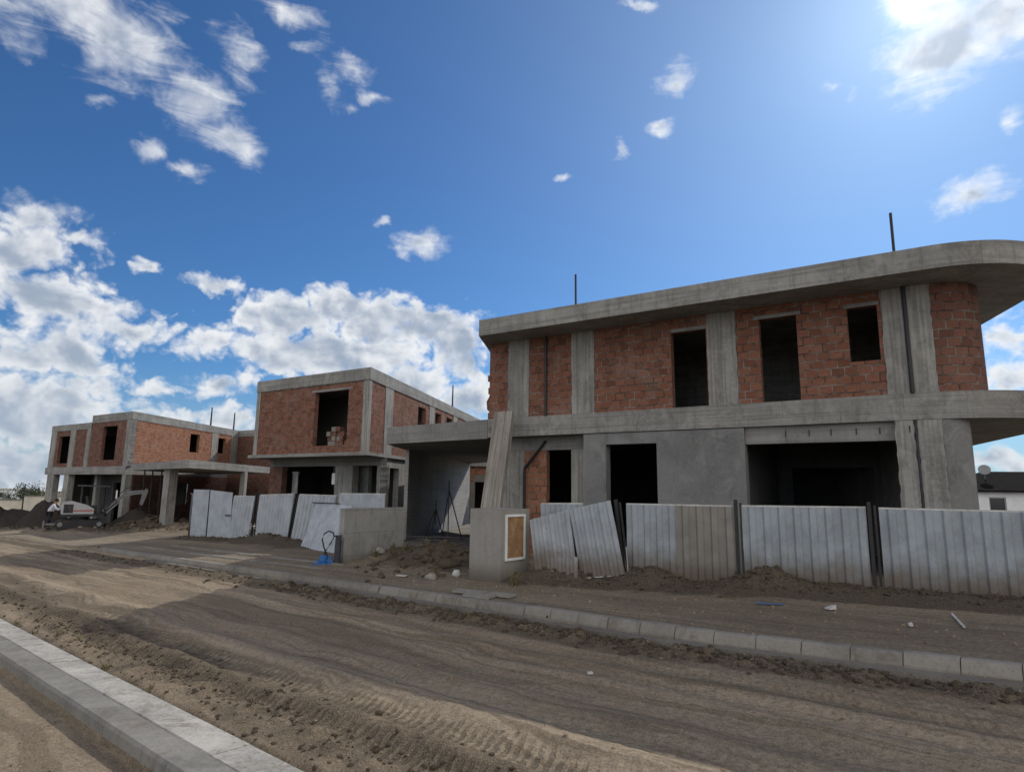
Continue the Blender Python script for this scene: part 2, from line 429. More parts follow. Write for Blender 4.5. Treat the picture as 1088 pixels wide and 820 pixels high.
MOUNDS = [  # x, y, rx, ry, rot, h
    (-1.9, 17.3, 1.3, .8, 30, .42), (-3.0, 18.6, 1.4, .8, 10, .30), (-1.2, 15.6, .7, .5, 0, .16), (-2.6, 16.8, .9, .6, 0, .15),
    (1.1, 13.75, .8, .35, -26, .3), (2.75, 13.1, .6, .35, -26, .30), (4.75, 12.1, .6, .35, -26, .34), (6.1, 11.5, .9, .4, -26, .10),
    (-9.5, 24.7, 1.6, .6, -33, .28), (-7.3, 22.6, .9, .5, -33, .12),
    (-29.5, 38.4, 4, .9, -10, .28), (-22.7, 38.6, 2.2, .9, -20, .45), (-20.6, 38.4, 1.5, .8, 0, .7), (-24, 36.2, 2.2, .7, -30, .2),
]
def height(x, y, want_tread=False):
    x = np.asarray(x, float); y = np.asarray(y, float)
    a, b = ab(x, y)
    z = SL * np.clip(a, -70, 230)
    kb = kerb_b(a)
    fade = 1 - sstep(25, 33, a)
    near = -.13 * (1 - sstep(2.1, 2.2, b)) - .07 * sstep(2.14, 2.2, b) * (1 - sstep(2.72, 2.86, b)) - .05 * sstep(kb - .44, kb - .36, b) * (1 - sstep(kb - .02, kb + .02, b))
    road = sstep(2.1, 2.9, b) * (1 - sstep(kb - .1, kb + .1, b))
    side = sstep(kb - .05, kb + .15, b)
    z = z + near - .045 * road + .10 * side * fade + .085 * side * sstep(2.5, 4, b - kb)
    w = fbm(x * .5, y * .5, 3, 4) - .5
    z = z + w * .07 * np.where(b > 2.15, 1, .4)
    # ruts, wandering a little, in the dirt road
    wob = (fbm(a * .13, a * 0 + 3.3, 11, 3) - .5) * 1.2
    near_a = np.exp(-((a - 3) / 18) ** 2); tread = np.zeros_like(a)
    for c, wd, dp in ((3.45, .2, .045), (4.05, .24, .06), (4.9, .22, .03), (5.55, .3, .035), (7.0, .28, .045), (6.3, .16, .025), (7.45, .18, .035)):
        q = (b - c - wob * .8) / wd
        g = np.exp(-q * q)
        z = z - dp * g * road * (.5 + fbm(a * .4, a * 0 + c, 5, 2)) + dp * .55 * np.exp(-((np.abs(q) - 1.6) / .5) ** 2) * road
        lug = np.sin(2 * PI * (a / .15 + np.abs(q) * .5)) * g
        tread = tread + np.exp(-q ** 4) * road * sstep(.38, .52, fbm(a * .5 + c, b * .8, 21, 2)) * (1.0 if c < 4.5 else .45)
        z = z + .004 * lug * road * sstep(.3, .42, fbm(a * .5 + c, b * .8, 21, 2)) * near_a * (1.0 if c < 4.5 else .35)
    if want_tread: return tread
    # broken soil at both road edges
    e1 = np.exp(-((b - 3.15) / .45) ** 2); e2 = np.exp(-((b - (kb - .55)) / .3) ** 2)
    cl = fbm(x * 4.5, y * 4.5, 31, 4)
    z = z + (e1 * .11 + e2 * .15) * np.clip(cl - .42, 0, 1) * 2.4 * np.clip(fbm(a * .35, b * 0 + .7, 8, 2) * 1.8 - .35, 0, 1)
    rough = np.exp(-((b - 3.6) / .8) ** 2)
    z = z + .05 * rough * np.clip(fbm(x * 3.2, y * 3.2, 45, 5) - .5, -.1, 1) * sstep(.4, .55, fbm(a * .6, b * .6, 47, 2)) * np.exp(-(np.hypot(x, y) / 20) ** 2)
    z = z + (.018 + .02 * rough) * (fbm(x * 9, y * 9, 41, 3) - .5) * np.exp(-(np.hypot(x, y) / 16) ** 2)
    # ridges of dug soil along the hoardings, single heaps
    lump = .45 + 1.1 * fbm(x * 2.6, y * 2.6, 51, 4)
    d, s = seg_dist(x, y, FR_P - FR_E * .1 - Vector((.18, .37)), FR_E, 0, 13)
    z = z + .11 * np.exp(-(d / .42) ** 2) * lump * (.45 + fbm(s * .7, s * 0, 61, 2))
    d, s = seg_dist(x, y, FL_P - Vector((.2, .35)), FL_E, -2, 9)
    z = z + .12 * np.exp(-(d / .5) ** 2) * lump * (.3 + fbm(s * .6, s * 0, 71, 2))
    for mx, my, rx, ry, ro, h in MOUNDS:
        c, sn = math.cos(R(ro)), math.sin(R(ro))
        u, v = ((x - mx) * c + (y - my) * sn) / rx, (-(x - mx) * sn + (y - my) * c) / ry
        z = z + h * np.exp(-(u * u + v * v)) * (.55 + .8 * fbm(x * 2.2, y * 2.2, 81, 4))
    return z
def gz(x, y): return float(height(np.array([x]), np.array([y]))[0])
def soil_attr(x, y):
    a, b = ab(x, y); kb = kerb_b(a)
    s = .85 * np.exp(-((b - 3.5) / .75) ** 2) * np.clip(fbm(a * .35, b * 0 + .7, 8, 2) * 2 - .25, 0, 1) + 1.15 * np.exp(-((b - kb + .6) / .45) ** 2)
    d, _ = seg_dist(x, y, FR_P - FR_E * .1 - Vector((.18, .37)), FR_E, 0, 13); s = s + 1.3 * np.exp(-(d / .6) ** 2)
    d, _ = seg_dist(x, y, FL_P - Vector((.2, .35)), FL_E, -2, 9); s = s + .6 * np.exp(-(d / .6) ** 2)
    for mx, my, rx, ry, ro, h in MOUNDS:
        c, sn = math.cos(R(ro)), math.sin(R(ro))
        u, v = ((x - mx) * c + (y - my) * sn) / rx, (-(x - mx) * sn + (y - my) * c) / ry
        s = s + .8 * np.exp(-(u * u + v * v) * .8)
    s = s + .35 * (b > kb + 3.3)
    return np.clip(s, 0, 1)
def dust_attr(x, y):
    a, b = ab(x, y); kb = kerb_b(a)
    w = (fbm(a * .13, a * 0 + 3.3, 11, 3) - .5) * 1.2
    d = np.exp(-((b - 4.4 - w) / .5) ** 2) + .7 * np.exp(-((b - 6.3 - w) / .5) ** 2) + .6 * np.exp(-((b - kb - .9) / .5) ** 2)
    d = d + .9 * sstep(27, 31, a) * np.exp(-((b - 10) / 3) ** 2)
    return np.clip(d * (.35 + fbm(a * .3, b * 1.5, 91, 3)), 0, 1)
def lines(fine0, fine1, step, lo, hi, grow=1.12):
    L = list(np.arange(fine0, fine1 + 1e-6, step)); s = step; v = L[-1]
    while v < hi: s *= grow; v += s; L.append(min(v, hi))
    s = step; v = L[0]
    while v > lo: s *= grow; v -= s; L.insert(0, max(v, lo))
    return np.array(sorted(set(np.round(L, 4))))
def terrain(name, al, bl, mat, follow):
    """grid in street coordinates; with follow the b lines keep their distance from the far kerb"""
    A, B = np.meshgrid(al, bl, indexing='ij')
    wgt = np.clip(follow(B), 0, 1) if callable(follow) else follow
    BB = B + wgt * (kerb_b(A) - 8.28)
    X, Y = KA.x * A + KB.x * BB, KA.y * A + KB.y * BB
    Z = height(X.ravel(), Y.ravel())
    n, m = A.shape
    idx = np.arange(n * m).reshape(n, m)
    F = np.stack([idx[:-1, :-1], idx[:-1, 1:], idx[1:, 1:], idx[1:, :-1]], -1).reshape(-1, 4)
    me = bpy.data.meshes.new(name)
    me.vertices.add(n * m); me.vertices.foreach_set('co', np.stack([X.ravel(), Y.ravel(), Z], -1).ravel())
    me.loops.add(F.size); me.loops.foreach_set('vertex_index', F.ravel())
    me.polygons.add(len(F)); me.polygons.foreach_set('loop_start', np.arange(0, F.size, 4)); me.polygons.foreach_set('loop_total', np.full(len(F), 4))
    me.update(calc_edges=True)
    if me.polygons[0].normal.z < 0: me.flip_normals()
    me.polygons.foreach_set('use_smooth', np.ones(len(F), bool))
    for nm, fn in (('soil', soil_attr), ('dust', dust_attr), ('tread', lambda x, y: height(x, y, True))):
        at = me.attributes.new(nm, 'FLOAT', 'POINT'); at.data.foreach_set('value', fn(X.ravel(), Y.ravel()).astype(np.float32))
    me.materials.append(mat)
    o = bpy.data.objects.new(name, me); COL.objects.link(o)
    return tag(o, kind='structure')
AL = lines(-1.5, 13, .037, -420, 620, 1.045)
terrain('dirt_road', AL, np.append(np.arange(2.16, 8.26, .036), 8.28), M['dirt'], lambda b: sstep(3.5, 8.2, b))
terrain('pavement', AL, -lines(-2.16, -.6, .06, -2.16, 400, 1.25), M['dirt'], 0.0)
terrain('ground', AL, lines(8.28, 17, .07, 8.28, 600, 1.12), M['dirt2'], 1.0)

# kerbs: a chamfered section run along the street, cut into stones
def kerb_run(name, section, a0, a1, length, mat, bfun, gap=.012, zoff=0, jit=.006):
    mb = MB(); a = a0; n = len(section)
    while a < a1:
        q = min(a + length - gap, a1); dz = random.uniform(-jit, jit); db = random.uniform(-jit, jit)
        ring = []
        for t in (a, q):
            ring.append([(*xy_ab(t, float(bfun(t)) + s[0] + db), SL * min(t, 230) + s[1] + dz + zoff) for s in section])
        for i in range(n):
            j = (i + 1) % n
            mb.face([ring[0][i], ring[1][i], ring[1][j], ring[0][j]][::-1])
        mb.face(ring[0]); mb.face(ring[1][::-1])
        a += length * (1 if a < 40 else 4)
    o = mb.build(name, mat); return tag(o, kind='structure')
zero = lambda a: 0.0
kerb_run('near_kerb', [(2.13, -.3), (2.13, -.008), (2.155, .016), (2.385, .016), (2.41, -.012), (2.41, -.3)], -4, 70, 3.0, M['kerb'], zero, .004, 0, .003)
kerb_run('near_gutter', [(2.425, -.3), (2.425, -.022), (2.44, -.012), (2.74, -.02), (2.76, -.034), (2.76, -.3)], -4, 70, 3.0, M['gutter'], zero, .004, 0, .003)
kerb_run('far_kerb', [(.0, -.3), (.0, .0), (.04, .115), (.07, .13), (.19, .13), (.19, -.3)], -6, 10.5, .53, M['kerb2'], kerb_b, .011, 0, .008)
kerb_run('far_kerb_lowered', [(.0, -.3), (.0, .02), (.03, .115), (.17, .12), (.17, -.3)], 10.55, 27, 1.0, M['kerb2'], kerb_b, .006, 0, .004)
kerb_run('far_gutter', [(-.30, -.3), (-.30, .0), (-.003, -.02), (-.003, -.3)], -6, 22, 2.0, M['gutter2'], kerb_b, .006, 0, .006)
kerb_run('edging_strip', [(1.0, -.1), (1.0, .135), (1.16, .135), (1.16, -.1)], 14.2, 26, 1.5, M['kerb2'], kerb_b, .01)
kerb_run('edging_strip', [(1.9, -.1), (1.9, .15), (2.02, .15), (2.02, -.1)], 14.5, 25.5, 1.5, M['kerb2'], kerb_b, .01)

# loose soil clods and stones
def rocks(name, pts, mat, lab=None):
    base = [Vector(v) for v in ((0, 0, 1), (.894, 0, .447), (.276, .851, .447), (-.724, .526, .447), (-.724, -.526, .447), (.276, -.851, .447),
                                (.724, .526, -.447), (-.276, .851, -.447), (-.894, 0, -.447), (-.276, -.851, -.447), (.724, -.526, -.447))]
    fc = [(0, 1, 2), (0, 2, 3), (0, 3, 4), (0, 4, 5), (0, 5, 1), (1, 6, 2), (2, 7, 3), (3, 8, 4), (4, 9, 5), (5, 10, 1), (2, 6, 7), (3, 7, 8), (4, 8, 9), (5, 9, 10), (1, 10, 6)]
    V, F = [], []
    for (x, y, r) in pts:
        i = len(V); sx, sy, sz = (random.uniform(.6, 1.3) for _ in range(3)); an = random.uniform(0, 6.28); c, s = math.cos(an), math.sin(an)
        z = gz_cache(x, y)
        for p in base:
            k = r * random.uniform(.65, 1.25)
            px, py, pz = p.x * sx * k, p.y * sy * k, p.z * sz * k * .75
            V.append((x + px * c - py * s, y + px * s + py * c, z + pz + r * .15))
        F += [tuple(i + q for q in f) for f in fc]
    me = bpy.data.meshes.new(name); me.from_pydata(V, [], F); me.materials.append(mat)
    o = bpy.data.objects.new(name, me); COL.objects.link(o)
    return tag(o, lab, 'soil', kind='stuff')
_H = {}
def gz_cache(x, y): return _H[(x, y)]
def rock_field(name, gens, mat, lab):
    P = []
    for n, fn, rmin, rmax in gens:
        for _ in range(n):
            x, y = fn(); P.append((x, y, rmin + (rmax - rmin) * random.random() ** 3))
    xs, ys = np.array([p[0] for p in P]), np.array([p[1] for p in P]); hs = height(xs, ys)
    for p, h in zip(P, hs): _H[(p[0], p[1])] = float(h)
    return rocks(name, P, mat, lab)
def strip(a0, a1, b, sd, kerb=False, clump=None):
    def fn():
        while True:
            a = random.uniform(a0, a1); bb = b + random.gauss(0, sd) + (float(kerb_b(a)) if kerb else 0)
            if clump is None or random.random() < max(0, float(fbm(np.array([a * .35]), np.array([.7]), 8, 2)[0]) * 2.2 - .5): return xy_ab(a, bb)
    return fn
def along(P, E, s0, s1, sd, off):
    n = Vector((-E[1], E[0]))
    def fn():
        s = random.uniform(s0, s1); t = off - abs(random.gauss(0, sd)); q = P + E * s + n * t; return (q.x, q.y)
    return fn
def around(x, y, sx, sy): return lambda: (x + random.gauss(0, sx), y + random.gauss(0, sy))
rock_field('soil_clods', [
    (1500, strip(1.0, 14, 3.2, .3, False, 1), .005, .032), (45, strip(1.5, 12, 3.2, .25, False, 1), .02, .05), (350, strip(14, 30, 3.2, .35), .01, .06),
    (2900, strip(-1, 13, -.62, .17, True), .006, .055), (600, strip(13, 28, -.6, .25, True), .01, .06),
    (2600, along(FR_P, FR_E, .2, 12, .38, .05), .008, .065), (500, along(FL_P, FL_E, -1.5, 8, .4, 0), .015, .09),
    (500, around(-1.9, 17.0, .9, .9), .015, .12), (250, around(-21.5, 38, 2.2, .9), .04, .22), (200, around(-29, 38.3, 3, .7), .03, .14),
], M['clod'], 'dark broken soil clods scattered along the kerbs and hoardings')
rock_field('pebbles', [(1700, strip(-.5, 13, 5.4, 1.5), .004, .022), (500, strip(-.5, 14, 1.4, .6), .004, .022), (2200, strip(-1, 20, 1.4, .8, True), .004, .032),
    (120, around(-19.5, 36.5, 2, .8), .04, .14)], M['dirt'], 'small pale stones lying on the dirt road')

# ------------------------------------------------------------------ houses
def arc_turn(P, e, n, s, rad, turn, seg=20):
    """points of a left turn that starts at P + e*s"""
    c = Vector(P) + e * s + n * rad
    return [tuple(c + (e * math.sin(R(turn * k / seg)) - n * math.cos(R(turn * k / seg))) * rad) for k in range(seg + 1)]
def part(parent, name, mat, fn, label=None, **kw):
    mb = MB(); fn(mb); o = mb.build(name, M[mat], parent, **kw)
    if label: o['label'] = label
    return o
def column(parent, P, e, n, s0, s1, z0, z1, depth=.35, mat='column', proud=.02):
    def g(m):    # cast against the blocks: ragged edges where the concrete ran into the joints
        k = max(2, int((z1 - z0) / .065)); L, Rr = [], []
        for i in range(k + 1):
            z = z0 + (z1 - z0) * i / k
            j = [.022 * mnoise.fractal(Vector((s * 7.3, z * 5.1, q)), 1, 2, 3) for s, q in ((s0, 1.7), (s1, 8.2))]
            L.append((s0 + j[0] - .004, z)); Rr.append((s1 + j[1] + .004, z))
        def pt(s, t_, z): return (*xy(P, e, s, n, t_), z)
        for i in range(k):
            (a0, za), (a1, zb) = L[i], L[i + 1]; c0, c1 = Rr[i][0], Rr[i + 1][0]
            m.face([pt(a0, -proud, za), pt(c0, -proud, za), pt(c1, -proud, zb), pt(a1, -proud, zb)], [(a0, za), (c0, za), (c1, zb), (a1, zb)])
            m.face([pt(a0, depth, za), pt(a0, -proud, za), pt(a1, -proud, zb), pt(a1, depth, zb)])
            m.face([pt(c0, -proud, za), pt(c0, depth, za), pt(c1, depth, zb), pt(c1, -proud, zb)])
            m.face([pt(c0, depth, za), pt(a0, depth, za), pt(a1, depth, zb), pt(c1, depth, zb)])
    part(parent, 'column', mat, g)
def pane(parent, P, e, n, s0, s1, z0, z1, lin=.12, over=.12):
    part(parent, 'lintel', 'soffit', lambda m: m.prism([xy(P, e, s0 - over, n, -.012), xy(P, e, s1 + over, n, -.012), xy(P, e, s1 + over, n, .1), xy(P, e, s0 - over, n, .1)], z1 + .003, z1 + lin))

# ---- right house -----------------------------------------------------------
W = Vector((-.693, 18.978)); D7 = az2(7); D16 = az2(16); D22 = az2(22)
h1 = thing('unfinished_house', 'unfinished two-storey brick and concrete house with rounded roof corner behind the right-hand hoarding', 'house', (4, 19, 0))
# roof
def roof1(m):
    P = W - N1 * 1.07
    P0 = Vector((-1.0, 17.9))
    pts = [tuple(P0)] + arc_turn(P0, E1, N1, 11.1, 2.2, 106.9, 28)
    e = Vector(pts[-1]) + D16 * 11
    pts += [tuple(e), tuple(P0 + D7 * 15)]
    m.prism(pts, 6.34, 6.82)
part(h1, 'roof_slab', 'slab', roof1)
def slab1(m):
    P0 = W - N1 * .03 - E1 * .02
    pts = [tuple(P0)] + arc_turn(P0, E1, N1, 11.25, 2.5, 100.9, 28)
    e = Vector(pts[-1]) + D22 * 9
    pts += [tuple(e), tuple(P0 + D7 * 13.5)]
    m.prism(pts, 3.43, 3.995)
part(h1, 'floor_slab', 'slab', slab1)
ZB, ZT = 3.998, 6.337
for s0, s1 in ((.70, 1.43), (2.86, 3.56), (6.70, 7.40), (10.52, 10.93), (10.99, 11.42)):
    column(h1, W, E1, N1, s0, s1, ZB, ZT)
for s0, s1, holes in ((0, .695, ()), (1.435, 2.855, ()), (3.565, 6.695, [(5.76, 6.67, 3, 5.97)]), (7.405, 10.515, [(7.95, 8.79, 3, 6.03), (9.85, 10.44, 4.78, 6.02)])):
    part(h1, 'brick_wall', 'brick', lambda m: m.panel(W, E1, N1, s0, s1, ZB, ZT, holes, .22))
pane(h1, W, E1, N1, 5.76, 6.67, 4, 5.97, .09, .0); pane(h1, W, E1, N1, 7.95, 8.79, 4, 6.03, .09, .1); pane(h1, W, E1, N1, 9.85, 10.44, 4.8, 6.02, .09, .05)
def arcwall(m, P, s, rad, turn, z0, z1, th, tail, az_):
    o = arc_turn(P, E1, N1, s, rad, turn, 18); i = arc_turn(P + N1 * th, E1, N1, s, rad - th, turn, 18)
    d = az2(az_) * tail
    o.append(tuple(Vector(o[-1]) + d)); i.append(tuple(Vector(i[-1]) + d))
    u = 0
    for k in range(len(o) - 1):
        l = (Vector(o[k + 1]) - Vector(o[k])).length
        for q, fl in ((o, 1), (i, -1)):
            f = [(*q[k], z0), (*q[k + 1], z0), (*q[k + 1], z1), (*q[k], z1)]; uu = [(u, z0), (u + l, z0), (u + l, z1), (u, z1)]
            m.face(f[::fl], uu[::fl])
        u += l
part(h1, 'brick_wall', 'brick_s', lambda m: arcwall(m, W, 11.422, .9, 107, ZB, ZT, .22, 9, 16), 'curved brick wall at the rounded end')
part(h1, 'brick_wall', 'brick_s', lambda m: m.panel(W + D7 * .22, D7, -Vector((-D7.y, D7.x)), 0, 13, ZB, ZT, (), .2))
part(h1, 'partition_wall', 'slab', lambda m: m.panel(W + N1 * 4.2, E1, N1, .6, 10.9, ZB, ZT, [(2.2, 3.0, 3.9, 6.0)], .15))  # inner wall added to bounce light behind the upper openings
part(h1, 'brick_wall', 'brick_s', lambda m: m.panel(W + D7 * 10.5, E1, N1, .3, 15.5, ZB, ZT, (), .2))
for k in range(4):   # toothed blocks left open for a later wall
    z = 4.0 + k * .39
    part(h1, 'toothing_block', 'brick_s', lambda m: m.prism([xy(W, E1, -.06 - .02 * (k % 2), N1, .02), xy(W, E1, -.003, N1, .02), xy(W, E1, -.003, N1, .2), xy(W, E1, -.06, N1, .2)], z, z + .195))
part(h1, 'toothing_block', 'brick_s', lambda m: m.hexa([(*xy(W, E1, -.12, N1, .06), 4.3), (*xy(W, E1, -.003, N1, .06), 4.2), (*xy(W, E1, -.003, N1, .2), 4.2), (*xy(W, E1, -.12, N1, .2), 4.3)], [(*xy(W, E1, -.15, N1, .06), 4.55), (*xy(W, E1, -.003, N1, .06), 4.77), (*xy(W, E1, -.003, N1, .2), 4.77), (*xy(W, E1, -.15, N1, .2), 4.55)]))
tube = lambda m, pts, r=.03: m.tube(pts, r, 8)
p = xy(W, E1, 2.02, N1, -.05); part(h1, 'drain_pipe', 'pipe', lambda m: m.tube([(*p, 4.0), (*p, 6.335)], .035))
p = xy(W, E1, 10.96, N1, -.07); part(h1, 'drain_pipe', 'pipe', lambda m: m.tube([(*p, 4.0), (*p, 6.335)], .045))
p2 = xy(W, E1, 10.96, N1, .02); part(h1, 'drain_pipe', 'pipe', lambda m: m.tube([(*p2, .1), (*p2, 3.425)], .05))
for q in ((1.70, 16.22), (7.88, 12.23)):
    part(h1, 'roof_pole', 'steel', lambda m: m.tube([(*q, 6.5), (*q, 7.68)], .028))
# ground floor
G0 = -.3
Q = W + D7 * .5
part(h1, 'concrete_wall', 'column', lambda m: m.panel(Q, E1, N1, .0, 1.22, G0, 3.03, (), .3))
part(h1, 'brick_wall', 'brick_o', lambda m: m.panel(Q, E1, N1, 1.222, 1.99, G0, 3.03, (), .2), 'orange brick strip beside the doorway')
part(h1, 'concrete_wall', 'column', lambda m: m.panel(Q, E1, N1, 2.81, 3.34, G0, 3.03, (), .3))
part(h1, 'beam', 'soffit', lambda m: m.panel(Q - N1 * .01, E1, N1, .0, 3.34, 3.033, 3.427, (), .3))
p3 = [xy(Q, E1, s, N1, -.06) for s in (2.0, 1.27, 1.27)]
part(h1, 'drain_pipe', 'pipe', lambda m: m.tube([(*p3[0], 3.3), (*p3[1], 2.5), (*p3[1], 2.4), (*p3[2], -.2)], .04))
part(h1, 'plaster_wall', 'plaster', lambda m: m.panel(W, E1, N1, 3.21, 7.485, G0, 3.41, [(3.87, 5.30, -.2, 3.11)], .3))
part(h1, 'beam', 'soffit', lambda m: m.panel(W + N1 * .10, E1, N1, 7.488, 10.6, 3.02, 3.426, (), .3))
for s in (8.4, 8.9, 9.35, 9.85, 10.3, 10.85):
    q = xy(W, E1, s, N1, .085 if s < 10.5 else -.03); part(h1, 'rebar_stub', 'steel', lambda m: m.tube([(*q, 3.17), (*q, 3.31)], .01, 6))
column(h1, W, E1, N1, 10.59, 10.93, G0, 3.426); column(h1, W, E1, N1, 10.99, 11.42, G0, 3.426)
part(h1, 'concrete_wall', 'plaster', lambda m: arcwall(m, W, 11.422, .5, 112, G0, 3.426, .22, 9, 11))
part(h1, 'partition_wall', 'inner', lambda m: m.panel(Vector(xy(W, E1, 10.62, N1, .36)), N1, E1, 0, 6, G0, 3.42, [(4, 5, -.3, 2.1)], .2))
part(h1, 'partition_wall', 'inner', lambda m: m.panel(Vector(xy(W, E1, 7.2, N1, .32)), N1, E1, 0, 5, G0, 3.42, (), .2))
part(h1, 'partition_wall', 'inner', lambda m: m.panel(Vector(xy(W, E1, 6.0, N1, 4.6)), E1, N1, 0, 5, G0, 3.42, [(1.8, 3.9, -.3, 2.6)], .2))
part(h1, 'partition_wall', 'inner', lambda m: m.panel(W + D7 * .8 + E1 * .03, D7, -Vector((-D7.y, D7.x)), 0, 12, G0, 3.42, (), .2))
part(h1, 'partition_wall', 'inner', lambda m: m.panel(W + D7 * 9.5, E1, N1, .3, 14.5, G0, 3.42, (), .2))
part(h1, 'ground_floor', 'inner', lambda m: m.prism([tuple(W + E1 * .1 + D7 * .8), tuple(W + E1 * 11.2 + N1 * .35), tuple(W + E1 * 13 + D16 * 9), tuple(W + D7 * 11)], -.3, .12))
# carport
C1 = Vector((-4.40, 21.97)); D63 = az2(6.6)
part(h1, 'carport_slab', 'soffit', lambda m: m.prism([tuple(C1), tuple(W - E1 * .03 - N1 * .03), tuple(W - E1 * .03 - N1 * .03 + D7 * 13), (-2.62, 38.9), (-4.30, 25.1)], 3.40, 3.985))
CW = Vector((-4.12, 25.2))
part(h1, 'carport_wall', 'wallp', lambda m: m.panel(CW, az2(7), Vector((-az2(7).y, az2(7).x)), 0, 13.2, -1, 3.397, (), .15))
part(h1, 'carport_floor', 'kerb2', lambda m: m.prism([tuple(Vector((-4.0, 23.5))), tuple(W + D7 * 1.0 + E1 * -.1), tuple(W + D7 * 13), tuple(CW + D7 * 13 + E1 * .3)], -.8, -.12))

# ---- middle house ----------------------------------------------------------
M0 = Vector((-5.865, 25.305)); DM = az2(10.3); NM = Vector((-DM.y, DM.x))       # NM points left, into the house
h2 = thing('unfinished_house', 'unfinished flat-roofed brick house with jutting upper floor, middle one of the three', 'house', (-7, 29, 0))
def quad(P, s0, s1, t0, t1): return [tuple(P + E1 * s0 + DM * t0), tuple(P + E1 * s1 + DM * t0), tuple(P + E1 * s1 + DM * t1), tuple(P + E1 * s0 + DM * t1)]
part(h2, 'roof_slab', 'slab', lambda m: m.prism(quad(M0 - DM * .03, -7.53, .03, 0, 20.7), 6.28, 6.8))
part(h2, 'floor_slab', 'slab', lambda m: m.prism([tuple(M0 + E1 * -7.75 - DM * .12), tuple(M0 + E1 * .12 - DM * .12), tuple(M0 + E1 * .12 + DM * 20.7), tuple(M0 + E1 * -7.75 + DM * 20.7)], 3.17, 3.31))
mz0, mz1 = 3.313, 6.277
part(h2, 'column', 'column', lambda m: m.prism([tuple(M0 + E1 * -.36), tuple(M0), tuple(M0 + DM * .25), tuple(M0 + E1 * -.36 + DM * .45)], mz0, mz1))
part(h2, 'column', 'column', lambda m: m.prism([tuple(M0 + E1 * -7.5), tuple(M0 + E1 * -7.22), tuple(M0 + E1 * -7.22 + DM * .3), tuple(M0 + E1 * -7.5 + DM * .3)], mz0, mz1))
part(h2, 'brick_wall', 'brick', lambda m: m.panel(M0 + N1 * .02, E1, N1, -7.217, -.363, mz0, mz1, [(-3.36, -1.24, 3.62, 5.97)], .22))
pane(h2, M0 + N1 * .02, E1, N1, -3.36, -1.24, 3.62, 5.97, .1, .22)
for t0, t1, holes in ((.253, 1.78, ()), (2.733, 8.1, [(6.25, 7.5, 5.03, 6.0)]), (9.0, 20.5, [(9.2, 10.3, 5.03, 6.02), (11.4, 12.7, 5.03, 6.02)])):
    part(h2, 'brick_wall', 'brick', lambda m: m.panel(M0 + NM * .02, DM, NM, t0, t1, mz0, mz1, holes, .22))
for t0, t1 in ((1.783, 2.73), (8.103, 8.997), (12.9, 13.8)):
    part(h2, 'column', 'column', lambda m: m.prism([tuple(M0 + DM * t0 - NM * .005), tuple(M0 + DM * t1 - NM * .005), tuple(M0 + DM * t1 + NM * (.3 if t0 < 12 else .015)), tuple(M0 + DM * t0 + NM * (.3 if t0 < 12 else .015))], mz0, mz1))
part(h2, 'brick_wall', 'brick_s', lambda m: m.panel(M0 + E1 * -7.5 + DM * .32, DM, -NM, 0, 20, mz0, mz1, (), .2))
part(h2, 'partition_wall', 'wallp', lambda m: m.panel(M0 + DM * 4, E1, N1, -7.2, -.5, mz0, mz1, (), .2))  # partition made pale and set close, to bounce light behind the window
ML = M0 + DM * 1.6; gm0 = -1.0
part(h2, 'beam', 'soffit', lambda m: m.panel(ML - N1 * .01, E1, N1, -7.55, 0, 2.82, 3.167, (), .35))
part(h2, 'brick_wall', 'brick_s', lambda m: m.panel(ML, E1, N1, -7.55, -6.58, gm0, 2.817, (), .3), 'brick pier under the jutting floor')
column(h2, ML, E1, N1, -2.82, -1.70, gm0, 2.817); column(h2, ML, E1, N1, -.2, .0, gm0, 2.817, .5)
part(h2, 'concrete_wall', 'plaster', lambda m: m.panel(ML + DM * .7, E1, N1, -1.72, -1.12, gm0, 3.16, (), .2))
part(h2, 'concrete_wall', 'column', lambda m: m.panel(ML + DM * .28 - NM * .0, DM, NM, .3, 18, gm0, 3.165, [(.75, 1.9, -.8, 2.75), (4.5, 5.5, -.8, 2.7)], .25))
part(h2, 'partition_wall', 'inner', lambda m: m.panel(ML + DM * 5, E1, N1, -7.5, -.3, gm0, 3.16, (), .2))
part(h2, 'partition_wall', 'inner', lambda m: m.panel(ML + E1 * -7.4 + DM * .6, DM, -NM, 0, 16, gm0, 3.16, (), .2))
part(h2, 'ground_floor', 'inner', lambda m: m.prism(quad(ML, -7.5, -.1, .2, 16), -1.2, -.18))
for t, hh in ((13.6, 8.3),):
    q = M0 + DM * t + NM * .3; part(h2, 'roof_pole', 'steel', lambda m: m.tube([(q.x, q.y, 6.7), (q.x, q.y, hh)], [.06, .04], 6))

# ---- left house ------------------------------------------------------------
L0 = Vector((-25.85, 42.21)); DL = az2(4); NL = Vector((-DL.y, DL.x))
h3 = thing('unfinished_house', 'unfinished brick house with open corner bay and carport, farthest left behind the digger', 'house', (-28, 47, -.9))
gl0 = -1.7
part(h3, 'roof_slab', 'slab', lambda m: m.prism([tuple(L0 + E1 * -5.75), tuple(L0 + E1 * .03), tuple(L0 + E1 * .03 + DL * 14.6), tuple(L0 + E1 * -5.75 + DL * 14.6)], 6.25, 6.82))
part(h3, 'roof_slab', 'slab', lambda m: m.prism([tuple(L0 + E1 * -12.3), tuple(L0 + E1 * -5.76), tuple(L0 + E1 * -5.76 + DL * 11), tuple(L0 + E1 * -12.3 + DL * 11)], 5.86, 6.32))
part(h3, 'floor_slab', 'slab', lambda m: m.prism([tuple(L0 + E1 * -12.45 - N1 * .05), tuple(L0 + E1 * -.05 - N1 * .05), tuple(L0 + E1 * -.05 + DL * 14.5), tuple(L0 + E1 * -12.45 + DL * 11)], 2.56, 3.1))
